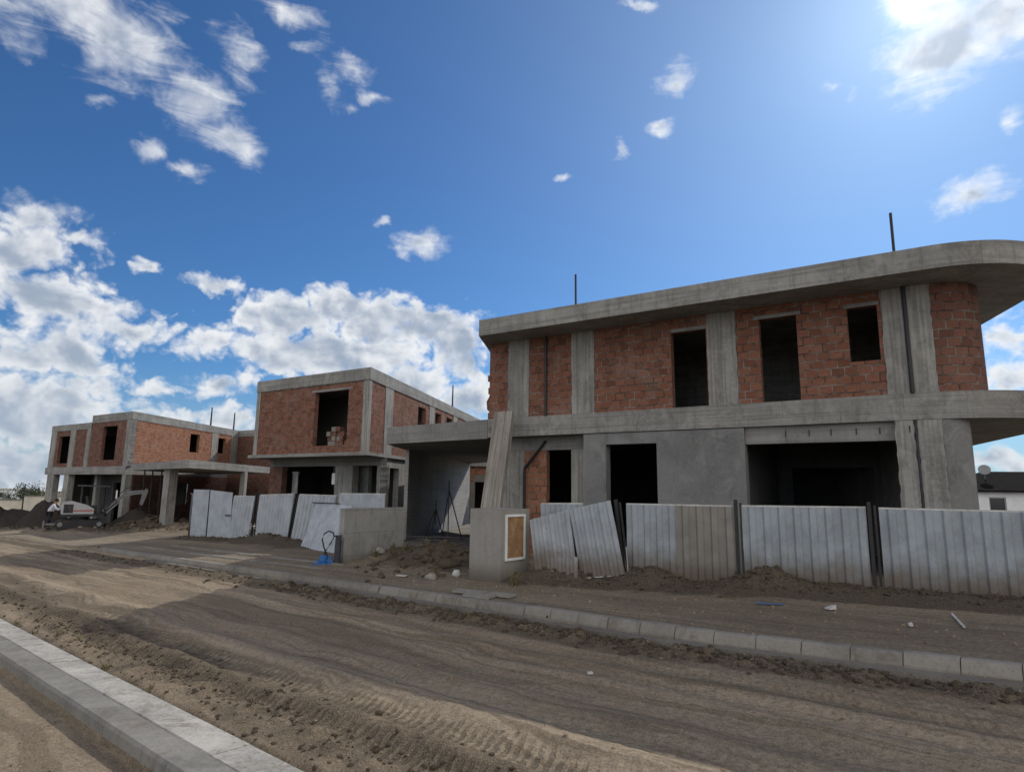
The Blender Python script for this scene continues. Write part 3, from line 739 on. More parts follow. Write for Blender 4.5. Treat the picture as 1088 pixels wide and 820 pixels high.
for s0, s1, zt in ((-12.2, -11.3, 5.857), (-8.9, -8.1, 5.857), (-6.3, -5.77, 5.857), (-.62, -.02, 6.247)):
    column(h3, L0, E1, N1, s0, s1, 3.103, zt)
part(h3, 'brick_wall', 'brick_s', lambda m: m.panel(L0 + N1 * .04, E1, N1, -11.297, -8.903, 3.103, 5.857, [(-10.85, -9.1, 3.4, 5.45)], .2))
part(h3, 'brick_wall', 'brick_s', lambda m: m.panel(L0 + N1 * .04, E1, N1, -8.097, -6.303, 3.103, 5.857, (), .2))
part(h3, 'brick_wall', 'brick_s', lambda m: m.panel(L0 + N1 * .04, E1, N1, -5.7, -.623, 3.103, 6.247, [(-4.0, -2.0, 3.55, 5.93)], .2))
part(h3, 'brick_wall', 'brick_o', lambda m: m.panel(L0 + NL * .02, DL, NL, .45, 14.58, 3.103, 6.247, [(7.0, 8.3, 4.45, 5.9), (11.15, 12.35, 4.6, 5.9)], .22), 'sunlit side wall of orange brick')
part(h3, 'column', 'column', lambda m: m.prism([tuple(L0 + DL * 10.1 - NL * .006), tuple(L0 + DL * 11.05 - NL * .006), tuple(L0 + DL * 11.05 + NL * .015), tuple(L0 + DL * 10.1 + NL * .015)], 3.103, 6.247))
part(h3, 'column', 'column', lambda m: m.prism([tuple(L0 + DL * .0 + NL * .0), tuple(L0 + DL * .44 + NL * .0), tuple(L0 + DL * .44 + NL * .3), tuple(L0 + NL * .3 + DL * .1)], 3.103, 6.246))
part(h3, 'column', 'column', lambda m: m.prism([tuple(L0 + DL * 13.3 - NL * .006), tuple(L0 + DL * 14.4 - NL * .006), tuple(L0 + DL * 14.4 + NL * .015), tuple(L0 + DL * 13.3 + NL * .015)], 3.103, 6.247))
LW = L0 + DL * 14.45
part(h3, 'brick_wall', 'brick_s', lambda m: m.panel(LW, E1, N1, -.3, 9, gl0, 6.24, (), .22), 'rear wing of brick')
part(h3, 'roof_slab', 'slab', lambda m: m.prism([tuple(LW + E1 * .04 - N1 * .03), tuple(LW + E1 * 9 - N1 * .03), tuple(LW + E1 * 9 + DL * 5), tuple(LW + E1 * .04 + DL * 5)], 6.243, 6.815))
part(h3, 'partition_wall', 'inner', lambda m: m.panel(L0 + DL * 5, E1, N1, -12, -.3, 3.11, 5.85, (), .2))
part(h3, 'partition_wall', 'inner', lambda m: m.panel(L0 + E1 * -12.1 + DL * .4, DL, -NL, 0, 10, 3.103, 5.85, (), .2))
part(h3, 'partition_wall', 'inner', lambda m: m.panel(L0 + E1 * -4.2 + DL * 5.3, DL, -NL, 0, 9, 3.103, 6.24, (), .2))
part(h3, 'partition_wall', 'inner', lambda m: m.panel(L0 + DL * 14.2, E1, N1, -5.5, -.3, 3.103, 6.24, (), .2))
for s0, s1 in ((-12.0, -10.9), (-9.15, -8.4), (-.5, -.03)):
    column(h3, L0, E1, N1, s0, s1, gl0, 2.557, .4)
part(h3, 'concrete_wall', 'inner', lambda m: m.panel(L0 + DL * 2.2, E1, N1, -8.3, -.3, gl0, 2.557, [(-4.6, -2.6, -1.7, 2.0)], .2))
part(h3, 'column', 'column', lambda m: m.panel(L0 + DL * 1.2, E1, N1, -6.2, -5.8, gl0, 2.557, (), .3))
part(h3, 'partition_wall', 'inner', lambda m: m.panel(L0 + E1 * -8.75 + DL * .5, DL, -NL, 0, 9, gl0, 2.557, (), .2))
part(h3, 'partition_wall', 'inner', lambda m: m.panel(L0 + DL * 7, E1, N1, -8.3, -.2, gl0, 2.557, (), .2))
part(h3, 'brick_wall', 'brick_s', lambda m: m.panel(L0, DL, NL, .8, 14.4, gl0, 2.557, [(4.2, 7.5, .4, 2.0), (9.6, 10.6, -1.6, 1.4)], .2))
# carport of the left house
LC = [Vector((-25.3, 41.75)), Vector((-17.35, 33.7)), Vector((-17.6, 45.9)), Vector((-24.9, 52.5))]
part(h3, 'carport_slab', 'slab', lambda m: m.prism([tuple(p) for p in LC], 2.80, 3.24))
part(h3, 'column', 'column', lambda m: m.prism([(-20.75, 37.55), (-20.2, 37.15), (-19.9, 37.55), (-20.45, 37.95)], gl0, 2.797))
part(h3, 'column', 'column', lambda m: m.prism([(-17.75, 41.2), (-17.45, 41.2), (-17.45, 41.6), (-17.75, 41.6)], gl0, 2.797))
part(h3, 'brick_wall', 'brick_s', lambda m: m.panel(Vector((-23.5, 52.0)), E1, N1, 0, 7.5, gl0, 2.797, [(1.2, 2.6, -1.6, 1.3), (4.0, 5.2, .2, 1.6)], .2))
def posts(m):
    for q in ((-24.2, 41.5), (-23.5, 41.2), (-22.8, 41.0), (-22.1, 40.6)):
        m.tube([(*q, -.9), (*q, 2.797)], .045, 6)
part(h3, 'prop_post', 'steel', posts)
for t in (10.2, 14.0):
    q = L0 + DL * t + NL * .3; part(h3, 'roof_pole', 'steel', lambda m: m.tube([(q.x, q.y, 6.7), (q.x, q.y, 8.4)], [.07, .05], 6))

# ---- brick outhouse seen through the carport --------------------------------
h4 = thing('brick_outbuilding', 'small sunlit brick outbuilding with pale lintel seen through the carport', 'outbuilding', (-2, 42, 0))
OB = Vector((-3.3, 41.0)); OE = az2(95); ON = Vector((-OE.y, OE.x))
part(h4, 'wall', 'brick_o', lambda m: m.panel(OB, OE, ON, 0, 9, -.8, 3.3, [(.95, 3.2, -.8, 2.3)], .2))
part(h4, 'wall', 'inner', lambda m: m.panel(OB + ON * 3, OE, ON, 0, 9, -.8, 3.3, (), .2))
part(h4, 'lintel', 'kerb', lambda m: m.panel(OB - ON * .01, OE, ON, .85, 3.3, 2.303, 2.75, (), .1))
part(h4, 'column', 'kerb', lambda m: m.panel(OB - ON * .012, OE, ON, .55, .94, -.8, 2.302, (), .1))
part(h4, 'roof', 'slab', lambda m: m.prism([tuple(OB + OE * -.2 - ON * .2), tuple(OB + OE * 9.2 - ON * .2), tuple(OB + OE * 9.2 + ON * 3.4), tuple(OB + OE * -.2 + ON * 3.4)], 3.303, 3.6))

# ---- white house far right ---------------------------------------------------
h5 = thing('bungalow', 'white bungalow with dark hipped roof and satellite dish beyond the right hoarding', 'house', (36, 46, 0))
wx, wy = 31.6, 42.8
part(h5, 'wall', 'render', lambda m: m.panel(Vector((wx, wy)), az2(104), Vector((-az2(104).y, az2(104).x)), 0, 12, -.6, 2.15, [(.75, 1.75, .55, 1.72)], .25))
WB = Vector((wx, wy)); WE = az2(104); WN = Vector((-WE.y, WE.x))
part(h5, 'wall', 'render', lambda m: m.panel(WB + WN * .26, WN, WE, 0, 8, -.6, 2.15, (), .25))
wn = part(h5, 'window', 'galv', lambda m: m.panel(WB + WN * .05, WE, WN, .75, 1.75, .55, 1.72, [(.82, 1.68, .62, 1.65)], .1))
part(wn, 'pane', 'glass_d', lambda m: m.panel(WB + WN * .09, WE, WN, .82, 1.68, .62, 1.65, (), .02))
def hip(m):
    a, b, c, d = (WB + WE * -.35 - WN * .35, WB + WE * 12.3 - WN * .35, WB + WE * 12.3 + WN * 8.3, WB + WE * -.35 + WN * 8.3)
    r0, r1 = WB + WE * 2.2 + WN * 4, WB + WE * 9.8 + WN * 4
    z, zr = 2.16, 3.55
    A, B_, C_, D_, R0_, R1_ = [(*a, z), (*b, z), (*c, z), (*d, z), (*r0, zr), (*r1, zr)]
    m.face([A, B_, R1_, R0_]); m.face([B_, C_, R1_]); m.face([C_, D_, R0_, R1_]); m.face([D_, A, R0_])
    m.face([D_, C_, B_, A])
    m.prism([tuple(a), tuple(b), tuple(c), tuple(d)], 2.06, 2.157)
part(h5, 'roof', 'roof_d', hip)
def dish(m):
    c = Vector((*(WB + WE * 1.6 + WN * 2.2), 3.25)); m.tube([c - Vector((0, 0, .4)), c + Vector((0, 0, .25))], .03, 6)
    ax = Vector((-.5, -.8, .4)).normalized(); m.tube([c + Vector((0, 0, .3)) + ax * k * .05 for k in range(5)], [.02, .2, .29, .35, .38], 14)
part(h5, 'satellite_dish', 'boom', dish)

# ------------------------------------------------------------------ driveway walls
K40 = az2(40); K50 = az2(130)
def wallblock(P, e, n, l, th, z0, z1):
    return lambda m: m.prism([tuple(P), tuple(P + e * l), tuple(P + e * l + n * th), tuple(P + n * th)], z0, z1)
LWP = Vector((-4.60, 17.66))
t = thing('low_concrete_wall', 'low grey concrete wall end beside the driveway, left of the rendered pillar', 'wall', (*LWP, -.3))
part(t, 'wall_body', 'wallc', wallblock(LWP, K40, -K50, 2.15, .25, -1.0, 1.30))
P2 = Vector((-.2, 13.72))
t = thing('gate_pillar', 'thick rendered gate pillar holding a white-framed brown meter panel', 'pillar', (*P2, -.05))
part(t, 'pillar_body', 'pillar', wallblock(P2, K40, -K50, .98, .92, -.4, 1.45))
F0 = P2 + K50 * .012
def frame(m):
    m.panel(F0 + K50 * .03, K40, -K50, .13, .80, .36, 1.34, [(.175, .755, .41, 1.29)], .04)
fr = part(t, 'meter_panel_frame', 'white', frame)
part(fr, 'panel_board', 'board', lambda m: m.panel(F0 + K50 * .006, K40, -K50, .176, .754, .411, 1.289, (), .015))

# ------------------------------------------------------------------ hoardings
def corr(m, BL, BR, TL, TR, period=.25, depth=.04, nv=7, seed=0, wob=.012, ragged=0):
    BL, BR, TL, TR = (Vector(p) for p in (BL, BR, TL, TR))
    w = (BR - BL).length; nper = max(1, round(w / period)); rnd = random.Random(seed)
    us, ds = [], []
    for k in range(nper):
        for f, d in ((0, 0), (.42, 0), (.54, 1), (.88, 1)): us.append((k + f) / nper); ds.append(d)
    us.append(1); ds.append(0)
    n = (BR - BL).cross(TL - BL).normalized()     # towards the street when BL..BR runs rightwards
    grid = []
    for j in range(nv + 1):
        v = j / nv; row = []
        for u, d in zip(us, ds):
            p = (BL * (1 - u) + BR * u) * (1 - v) + (TL * (1 - u) + TR * u) * v
            k = mnoise.noise(Vector((u * w * 1.3, v * 2.2, seed * 3.7)))
            p = p + n * (d * depth + wob * 2 * k)
            if j == 0 and ragged: p.z += ragged * mnoise.noise(Vector((u * 9, seed, 1.3)))
            row.append(p)
        grid.append(row)
    for j in range(nv):
        for i in range(len(us) - 1):
            m.face([grid[j][i], grid[j][i + 1], grid[j + 1][i + 1], grid[j + 1][i]])
def flinept(P, E, s, t, z):
    n = Vector((-E.y, E.x)); q = P + E * s + n * t; return (q.x, q.y, z)
GR = 'corrugated hoarding sheets in front of the right house'
def r(s, t, z): return flinept(FR_P, FR_E, s, t, z)
def hoard(P, E, s0, s1, z0, z1, label, mats, group, seed, top=0, name='hoarding_panel', rail=True, lean=0, slant=0, flat=False):
    fp = lambda s, t_, z: flinept(P, E, s, t_, z)
    o = thing(name, label, 'hoarding panel', fp((s0 + s1) / 2, 0, z0 + .12), 0, group)
    n = len(mats); cuts = [s0 + (s1 - s0) * c for c in ([0, .48, 1] if n == 2 else [0, 1])]
    for i, mt in enumerate(mats):
        a, b = cuts[i], cuts[i + 1] + (.0 if i == n - 1 else -.004)
        part(o, 'sheet', mt, lambda m: corr(m, fp(a + slant, 0, z0 - .25), fp(b + slant, 0, z0 - .25), fp(a, lean, z1), fp(b, lean, z1 + top), (.26 if 'right' in group else .2) if not flat else 9, (.042 if 'right' in group else .03) if not flat else 0, 7, seed + i, .012 if not flat else .004),
             ('white half of the sheet' if i == 0 else 'beige half of the sheet') if n == 2 else None)
    if rail:
        part(o, 'rail', 'offwhite', lambda m: m.bar(fp(s0, lean + .03, z1 + .012), fp(s1, lean + .03, z1 + top + .012), .03, .03))
        part(o, 'rail', 'steel', lambda m: m.bar(fp(s0 + slant * .8, .06, z0 + .35), fp(s1 + slant * .8, .06, z0 + .35), .04, .04))
    return o
hoard(FR_P, FR_E, 2.16, 4.30, .0, 1.60, 'hoarding panel half white and half beige corrugated sheet', ['sheet_a', 'sheet_b'], GR, 3)
hoard(FR_P, FR_E, 4.46, 6.58, .0, 1.61, 'white corrugated hoarding panel with mud-stained foot between two dark posts', ['sheet_a'], GR, 7, .02)
hoard(FR_P, FR_E, 6.78, 9.5, .0, 1.62, 'wide white corrugated hoarding panel at the right end in front of the bungalow', ['sheet_a'], GR, 11, -.01)
hoard(FR_P + Vector((.12, .25)), FR_E, .08, 1.1, .1, 1.56, 'short upright white hoarding panel hidden behind two tilted sheets', ['sheet_a'], GR, 17, .02)
for a, lab, sd, mt in (([(.33, -.30), (1.24, -.06), (.03, 1.22), (.94, 1.46)], 'tilted white corrugated sheet beside the rendered pillar with torn muddy foot', 21, 'sheet_d'),
                       ([(1.29, .0), (2.2, .22), (.952, 1.47), (1.86, 1.68)], 'tilted white corrugated sheet leaning against a dark post', 23, 'sheet_a')):
    o = thing('hoarding_panel', lab, 'hoarding panel', r(a[0][0] + .4, -.2, .1), 0, GR)
    dt = -.17 if sd == 21 else -.14
    part(o, 'sheet', mt, lambda m: corr(m, *[r(s, dt - .25 * (1.7 - z) * .5, z) for s, z in a], .2, .038, 7, sd, .02))
o = thing('broken_sheet', 'torn piece of muddy corrugated sheet at the foot of the tilted panels', 'sheet scrap', r(.95, -.55, 0))
part(o, 'sheet', 'sheet_d', lambda m: corr(m, r(.62, -.62, -.06), r(1.3, -.62, -.14), r(.5, -.36, .42), r(1.2, -.36, .5), .18, .035, 4, 31, .03, .12))
def post(P, E, s, z0, z1, label, group, lean=0, w=.085, tw=True):
    o = thing('fence_post', label, 'post', flinept(P, E, s, 0, z0 + .1), 0, group)
    def g(m):
        p0, p1 = Vector(flinept(P, E, s + lean, .02, z0 - .3)), Vector(flinept(P, E, s, .02, z1))
        m.bar(p0, p1, w, .06, (E.x, E.y, 0))
        if tw: m.bar(p0 + Vector((E.x, E.y, 0)) * .1, p1 + Vector((E.x, E.y, 0)) * .09 - Vector((0, 0, .06)), .04, .04, (E.x, E.y, 0))
    part(o, 'post_body', 'steel', g)
GP = 'dark posts of the right hoarding'
post(FR_P, FR_E, 1.93, .0, 1.70, 'leaning dark post between the tilted sheets and the half-beige panel', GP, .2, .1)
post(FR_P, FR_E, 4.35, .0, 1.74, 'dark post right of the half-beige hoarding panel', GP, .0)
post(FR_P, FR_E, 6.63, .0, 1.74, 'dark post left of the wide hoarding panel in front of the bungalow', GP, .0, .09)
# thin rod lying at the tilted sheets
o = thing('metal_rod', 'thin pale rod lying on the soil below the tilted sheets', 'rod', r(1.75, -.5, .05))
part(o, 'rod', 'galv', lambda m: m.tube([r(1.22, -.55, .08), r(2.25, -.25, .2)], .014, 6))
part(o, 'end_stub', 'galv', lambda m: m.tube([r(2.25, -.25, .2), r(2.2, -.2, .75)], .012, 6))

GL = 'white hoarding in front of the middle house'
zl = -.40
hoard(FL_P, FL_E, -1.5, -.22, zl, 1.70, 'tall flat white sheet at the left end of the far hoarding', ['sheet_c'], GL, 41, .0, flat=True, rail=False)
o = thing('site_door', 'flat white site door in the far hoarding with small dark latch', 'door', flinept(FL_P, FL_E, .65, 0, zl))
part(o, 'door_leaf', 'sheet_c', lambda m: corr(m, *[flinept(FL_P, FL_E, s, -.03, z) for s, z in ((-.15, zl), (1.46, zl), (-.17, 1.69), (1.46, 1.60))], 9, 0, 4, 43, .004))
part(o, 'latch', 'steel', lambda m: m.bar(flinept(FL_P, FL_E, 1.1, -.06, .66), flinept(FL_P, FL_E, 1.45, -.06, .66), .05, .04))
part(o, 'door_edge', 'steel', lambda m: m.bar(flinept(FL_P, FL_E, -.19, -.035, zl), flinept(FL_P, FL_E, -.19, -.035, 1.69), .04, .03, (FL_E.x, FL_E.y, 0)))
hoard(FL_P, FL_E, 1.52, 2.94, zl, 1.46, 'narrow white corrugated panel leaning right beside the site door', ['sheet_c'], GL, 45, slant=-.3)
hoard(FL_P, FL_E, 3.24, 5.34, zl, 1.52, 'wide white corrugated panel between the ladder-like gap and a slanting dark post', ['sheet_c'], GL, 47, .07, slant=-.16)
hoard(FL_P, FL_E, 5.68, 7.75, zl, 1.58, 'white corrugated panel partly covered by the fallen sheet', ['sheet_c'], GL, 49, -.02, slant=-.45)
hoard(FL_P, FL_E, 7.9, 10.2, zl, 1.64, 'white corrugated panel showing above the low concrete wall', ['sheet_c'], GL, 51, .02)
hoard(Vector((-13.0 - 1.26, 28.18)), az2(352), .02, 1.6, zl, 1.5, 'white corrugated return panel at the left corner of the far hoarding', ['sheet_d'], GL, 53)
GPL = 'dark posts of the far hoarding'
for s, le, lab in ((3.0, -.17, 'left post of the slanting pair in the gap of the far hoarding'), (3.2, -.14, 'right post of the slanting pair in the gap of the far hoarding'), (5.5, -.4, 'thick slanting dark post in the middle of the far hoarding')):
    post(FL_P, FL_E, s, zl, 1.62, lab, GPL, le, .06 if s < 4 else .11, s > 4)
o = thing('gap_board', 'small pale board jammed between two slanting posts', 'board', flinept(FL_P, FL_E, 3.0, 0, .2))
part(o, 'board', 'white', lambda m: m.bar(flinept(FL_P, FL_E, 2.98, .05, .28), flinept(FL_P, FL_E, 3.14, .05, .3), .16, .03))
part(o, 'crosspiece', 'steel', lambda m: m.bar(flinept(FL_P, FL_E, 2.9, .08, .12), flinept(FL_P, FL_E, 3.16, .08, .12), .4, .03))
o = thing('fallen_sheet', 'large white corrugated sheet leaning loosely on the far hoarding beside the low wall', 'sheet', (-6.6, 21.6, -.3), 0)
part(o, 'sheet', 'sheet_c', lambda m: corr(m, (-7.35, 22.15, -.42), (-5.55, 20.2, -.42), (-7.25, 23.6, 1.27), (-5.45, 21.65, 1.27), .2, .035, 8, 55, .02))
part(o, 'rail', 'steel', lambda m: m.tube([(-7.45, 23.75, 1.3), (-6.0, 22.2, 1.31)], .02, 6))

# ------------------------------------------------------------------ clutter
o = thing('formwork_plank', 'long grey formwork plank leaning against the floor slab behind the gate pillar', 'plank', (-.6, 17.3, 0))
def plank(m):
    n = Vector((N1.x, N1.y, 0)); e = Vector((E1.x, E1.y, 0))
    b = Vector((-1.05, 17.35, -.4)); tp = Vector((-.50, 18.13, 4.12))
    w0, w1 = e * .66, e * .62; th = Vector((N1.x, N1.y, 0)) * .05
    m.hexa([b, b + w0, b + w0 + th, b + th], [tp, tp + w1, tp + w1 + th, tp + th])
part(o, 'board', 'plank', plank)
part(o, 'batten', 'plank', lambda m: [m.bar(Vector((-.93, 17.40, .3)) + Vector((E1.x, E1.y, 0)) * s + Vector((.10, .13, 0)), Vector((-.42, 18.12, 3.9)) + Vector((E1.x, E1.y, 0)) * s + Vector((.06, .1, 0)), .07, .06) for s in (.1, .5)])
GS = 'steel props standing in the carport'
for i, (x, y, h, dx, lab) in enumerate(((-2.25, 22.9, 1.85, .12, 'tall steel prop with splayed legs in the carport'), (-2.85, 24.1, 1.15, -.1, 'short steel prop with splayed legs left of the tall prop in the carport'))):
    o = thing('tripod_prop', lab, 'prop', (x, y, -.15), 0, GS)
    part(o, 'tube', 'steel', lambda m: m.tube([(x, y, h - .6), (x, y, h + .3)], .03, 6))
    for k in range(3):
        an = 2.1 * k + .4
        part(o, 'leg', 'steel', lambda m: m.tube([(x, y, h), (x + .5 * math.cos(an) + dx, y + .5 * math.sin(an), -.2)], .022, 6))
rd = random.Random(3)
for i in range(9):
    x, y = -3.3 + rd.random() * 2.0, 19.6 + rd.random() * 1.6; an = rd.uniform(-.5, .3); l = rd.uniform(.9, 1.9); z = gz(x, y) + .05 + .045 * i
    o = thing('timber_offcut', 'dark wet timber offcut in the loose pile on the driveway', 'timber', (x, y, z), an, 'dark timber offcuts piled on the driveway', local=True)
    mb = MB(); mb.box(-l / 2, l / 2, -.06, .06, 0, .045); mb.build('board', M['darkwood'], o)
o = thing('pale_plank', 'long pale plank lying across the driveway behind the gate pillar', 'plank', (-2, 18.9, gz(-2, 18.9)))
part(o, 'board', 'kerb2', lambda m: m.bar((-2.7, 19.3, .08), (-.9, 18.7, .12), .2, .05))
# white sack
o = thing('rubbish_sack', 'small white sack lying against the gate pillar', 'sack', (-1.22, 14.75, gz(-1.22, 14.75)), .4, local=True)
def blob(rx, ry, rz, sd, seg=14, rings=9):
    mb = MB(); g = []
    for j in range(rings + 1):
        th = PI * j / rings; row = []
        for k in range(seg):
            ph = 2 * PI * k / seg; p = Vector((math.sin(th) * math.cos(ph), math.sin(th) * math.sin(ph), math.cos(th)))
            q = 1 + .28 * mnoise.noise(p * 1.7 + Vector((sd, 0, 0))) + .08 * mnoise.noise(p * 5 + Vector((sd, 3, 0)))
            row.append((p.x * rx * q, p.y * ry * q, max(-.75, p.z) * rz * q + rz * .72))
        g.append(row)
    for j in range(rings):
        for k in range(seg):
            mb.face([g[j][k], g[j + 1][k], g[j + 1][(k + 1) % seg], g[j][(k + 1) % seg]])
    return mb
blob(.1, .08, .1, 2.2).build('sack_body', M['offwhite'], o, smooth=True, weld=True)
# boulders / concrete lumps
for i, (x, y, s, lab) in enumerate(((-1.75, 14.35, .14, 'grey stone lying left of the gate pillar'), (-3.7, 18.15, .16, 'concrete lump at the foot of the low wall'), (-1.5, 15.9, .3, 'large clod-covered stone on the driveway heap'))):
    o = blob(s, s * .8, s * (.7 if i < 2 else .45), i * 4.1).build('stone', M['kerb2' if i < 2 else 'clod'], None, smooth=True, weld=True); o.location = (x, y, gz(x, y) - .03)
    tag(o, lab, 'stone')
# white stick, blue strip, paper scraps
def flat_scrap(name, x, y, l, w, an, mat, lab, cat, h=.012, tilt=0):
    mb = MB(); mb.hexa([(-l / 2, -w / 2, 0), (l / 2, -w / 2, 0), (l / 2, w / 2, 0), (-l / 2, w / 2, 0)], [(-l / 2, -w / 2, h), (l / 2, -w / 2, h + tilt), (l / 2, w / 2, h + tilt * .6), (-l / 2, w / 2, h)])
    o = mb.build(name, M[mat]); o.location = (x, y, gz(x, y) + .02); o.rotation_euler = (0, 0, an); return tag(o, lab, cat)
flat_scrap('white_stick', 6.45, 9.35, 1.0, .03, 1.1, 'offwhite', 'white stick lying on the pavement near the right end', 'stick', .018, .012)
flat_scrap('blue_strip', 4.35, 10.85, .42, .06, -.3, 'blue', 'blue plastic strip on the soil below the hoarding', 'strip', .01)
flat_scrap('paper_scrap', 5.1, 10.3, .14, .1, .4, 'offwhite', 'crumpled pale paper scrap on the right pavement', 'paper', .02, .05)
flat_scrap('paper_scrap', 5.55, 9.0, .07, .05, 1.2, 'offwhite', 'tiny white paper scrap near the kerb on the right pavement', 'paper', .015, .03)
flat_scrap('foam_scrap', -2.5, 14.9, .26, .08, -.3, 'offwhite', 'flat white foam scrap on the pavement before the driveway', 'scrap', .025)
flat_scrap('foam_scrap', .9, 7.3, .06, .04, .2, 'offwhite', 'small white scrap on the dirt road in the foreground', 'scrap', .02)
flat_scrap('foam_scrap', 5.2, 6.75, .12, .07, .7, 'offwhite', 'pale crumb in the dark soil under the right kerb', 'scrap', .03)
for x, y, l, an in ((-.75, 12.15, .62, -.55), (-.15, 11.8, .5, -.5), (-.55, 11.7, .55, -.5)):
    flat_scrap('paving_slab', x, y, l, .26, an, 'kerb2', 'thin loose paving slab lying on the pavement before the gate pillar', 'slab', .04)['group'] = 'loose paving slabs before the gate pillar'
# standpipe with hose
hx, hy = -4.95, 17.55; hz = gz(hx, hy)
o = thing('water_pump', 'blue water pump with upright black hose loop beside the low wall', 'pump', (hx, hy, hz))
part(o, 'pump_body', 'blue', lambda m: (m.tube([(hx - .15, hy, hz + .03), (hx - .15, hy, hz + .1), (hx - .15, hy, hz + .2), (hx - .15, hy, hz + .24)], [.1, .12, .12, .05], 12), m.bar((hx - .32, hy, hz + .08), (hx + .12, hy - .02, hz + .08), .09, .05), m.tube([(hx + .02, hy, hz + .02), (hx + .05, hy, hz + .2)], .045, 8)))
part(o, 'foot_plate', 'blue', lambda m: m.box(hx - .42, hx + .22, hy - .14, hy + .1, hz - .02, hz + .03))
loop = [(hx - .05, hy, hz + .2), (hx - .16, hy, hz + .45), (hx - .22, hy, hz + .66), (hx - .18, hy + .02, hz + .8), (hx - .06, hy + .03, hz + .88), (hx + .06, hy + .03, hz + .84), (hx + .1, hy + .03, hz + .74), (hx + .02, hy, hz + .55), (hx - .1, hy - .03, hz + .35), (hx - .14, hy - .03, hz + .2)]
part(o, 'hose', 'blackrubber', lambda m: m.tube(loop, .02, 8))
part(o, 'hose', 'blackrubber', lambda m: m.tube([(hx + .1, hy + .03, hz + .74), (hx + .25, hy, hz + .76), (hx + .3, hy, hz + .6), (hx + .28, hy, hz)], .02, 8))
o = thing('dark_board', 'dark upright board propped on the end of the low wall', 'board', (-4.72, 17.45, -.25))
part(o, 'board', 'darkwood', lambda m: m.hexa([(-4.83, 17.5, -.4), (-4.66, 17.4, -.4), (-4.64, 17.44, -.4), (-4.81, 17.54, -.4)], [(-4.81, 17.58, .55), (-4.65, 17.5, .6), (-4.63, 17.54, .6), (-4.79, 17.62, .55)]))
# bricks stacked in the middle house window, boards seen through its ground floor
bs = thing('brick_stack', 'loose stack of pale clay blocks in the upper window of the middle house', 'brick stack', tuple(M0 + E1 * -2.0 + N1 * .7) + (3.62,))
part(bs, 'pallet', 'timber', lambda m: m.prism([xy(M0, E1, -3.1, N1, .4), xy(M0, E1, -1.5, N1, .4), xy(M0, E1, -1.5, N1, 1.1), xy(M0, E1, -3.1, N1, 1.1)], 3.315, 3.66))
rb = random.Random(5)
for lv in range(4):
    for k in range(5 - (lv > 2) * 2):
        if rb.random() < .12: continue
        s0 = -3.0 + k * .27 + rb.uniform(-.03, .03); t0 = .45 + rb.uniform(0, .12); z0 = 3.663 + lv * .205
        part(bs, 'brick', 'brick_s' if rb.random() < .55 else 'kerb2', lambda m: m.prism([xy(M0, E1, s0, N1, t0), xy(M0, E1, s0 + .24, N1, t0 + rb.uniform(-.03, .03)), xy(M0, E1, s0 + .24, N1, t0 + .3), xy(M0, E1, s0, N1, t0 + .3)], z0, z0 + .195))
o = thing('white_board', 'tall stained white board standing in the ground floor of the middle house', 'board', tuple(ML + E1 * -6.1 + DM * .7) + (-.2,))
part(o, 'board', 'offwhite', lambda m: m.panel(ML + DM * .7, E1, N1, -6.35, -5.95, -.2, 2.5, (), .04))
part(o, 'top_cap', 'offwhite', lambda m: m.panel(ML + DM * .68, E1, N1, -6.38, -5.92, 2.503, 2.6, (), .08))
o = thing('paper_notice', 'small blank white notice hanging at the column of the middle house', 'notice', tuple(ML + E1 * -2.92 - DM * .05) + (2.3,))
part(o, 'sheet', 'white', lambda m: m.panel(ML - DM * .03, E1, N1, -3.02, -2.82, 2.0, 2.5, (), .01))
part(o, 'string', 'galv', lambda m: m.tube([(*(ML + E1 * -2.92 - DM * .03), 2.5), (*(ML + E1 * -2.92), 2.82)], .008, 5))
# weeds
def weed(x, y, h, n, lab, sd, grp=None):
    rw = random.Random(sd); mb = MB(); z = gz(x, y) - .02
    for k in range(n):
        an = rw.uniform(0, 6.28); l = h * rw.uniform(.5, 1.1); sp = rw.uniform(.1, .7) * h; w = rw.uniform(.004, .011)
        bx, by = rw.uniform(-.06, .06), rw.uniform(-.06, .06)
        pts = [Vector((bx + math.cos(an) * sp * t ** 1.6, by + math.sin(an) * sp * t ** 1.6, l * (t - .25 * t * t))) for t in (0, .35, .7, 1)]
        s = Vector((-math.sin(an), math.cos(an), 0)) * w
        for a, b, f0, f1 in ((0, 1, 1, .9), (1, 2, .9, .6), (2, 3, .6, .1)):
            mb.face([pts[a] - s * f0, pts[a] + s * f0, pts[b] + s * f1, pts[b] - s * f1])
    o = mb.build('weed', M['weed']); o.location = (x, y, z); return tag(o, lab, 'weed', grp)
weed(.08, 13.25, .45, 46, 'straggly dry weed at the right foot of the gate pillar', 1)
for i, (x, y) in enumerate(((-3.4, 18.6), (-3.0, 18.2), (-2.3, 17.6), (-1.4, 16.2), (-1.7, 14.8), (-3.75, 18.0))):
    weed(x, y, .28 + .05 * (i % 3), 30, 'dry grass tuft growing on the soil heaps of the driveway', 10 + i, 'dry grass tufts on the driveway')
rw = random.Random(9)
for i in range(26):
    a = rw.uniform(1.5, 13); b = 3.0 + rw.uniform(-.2, .5) if i % 2 else float(kerb_b(a)) - rw.uniform(.3, .75)
    x, y = xy_ab(a, b); weed(x, y, .1 + .06 * rw.random(), 14, 'small dry grass tuft in the broken soil at the road edge', 40 + i, 'dry grass tufts at the road edges')

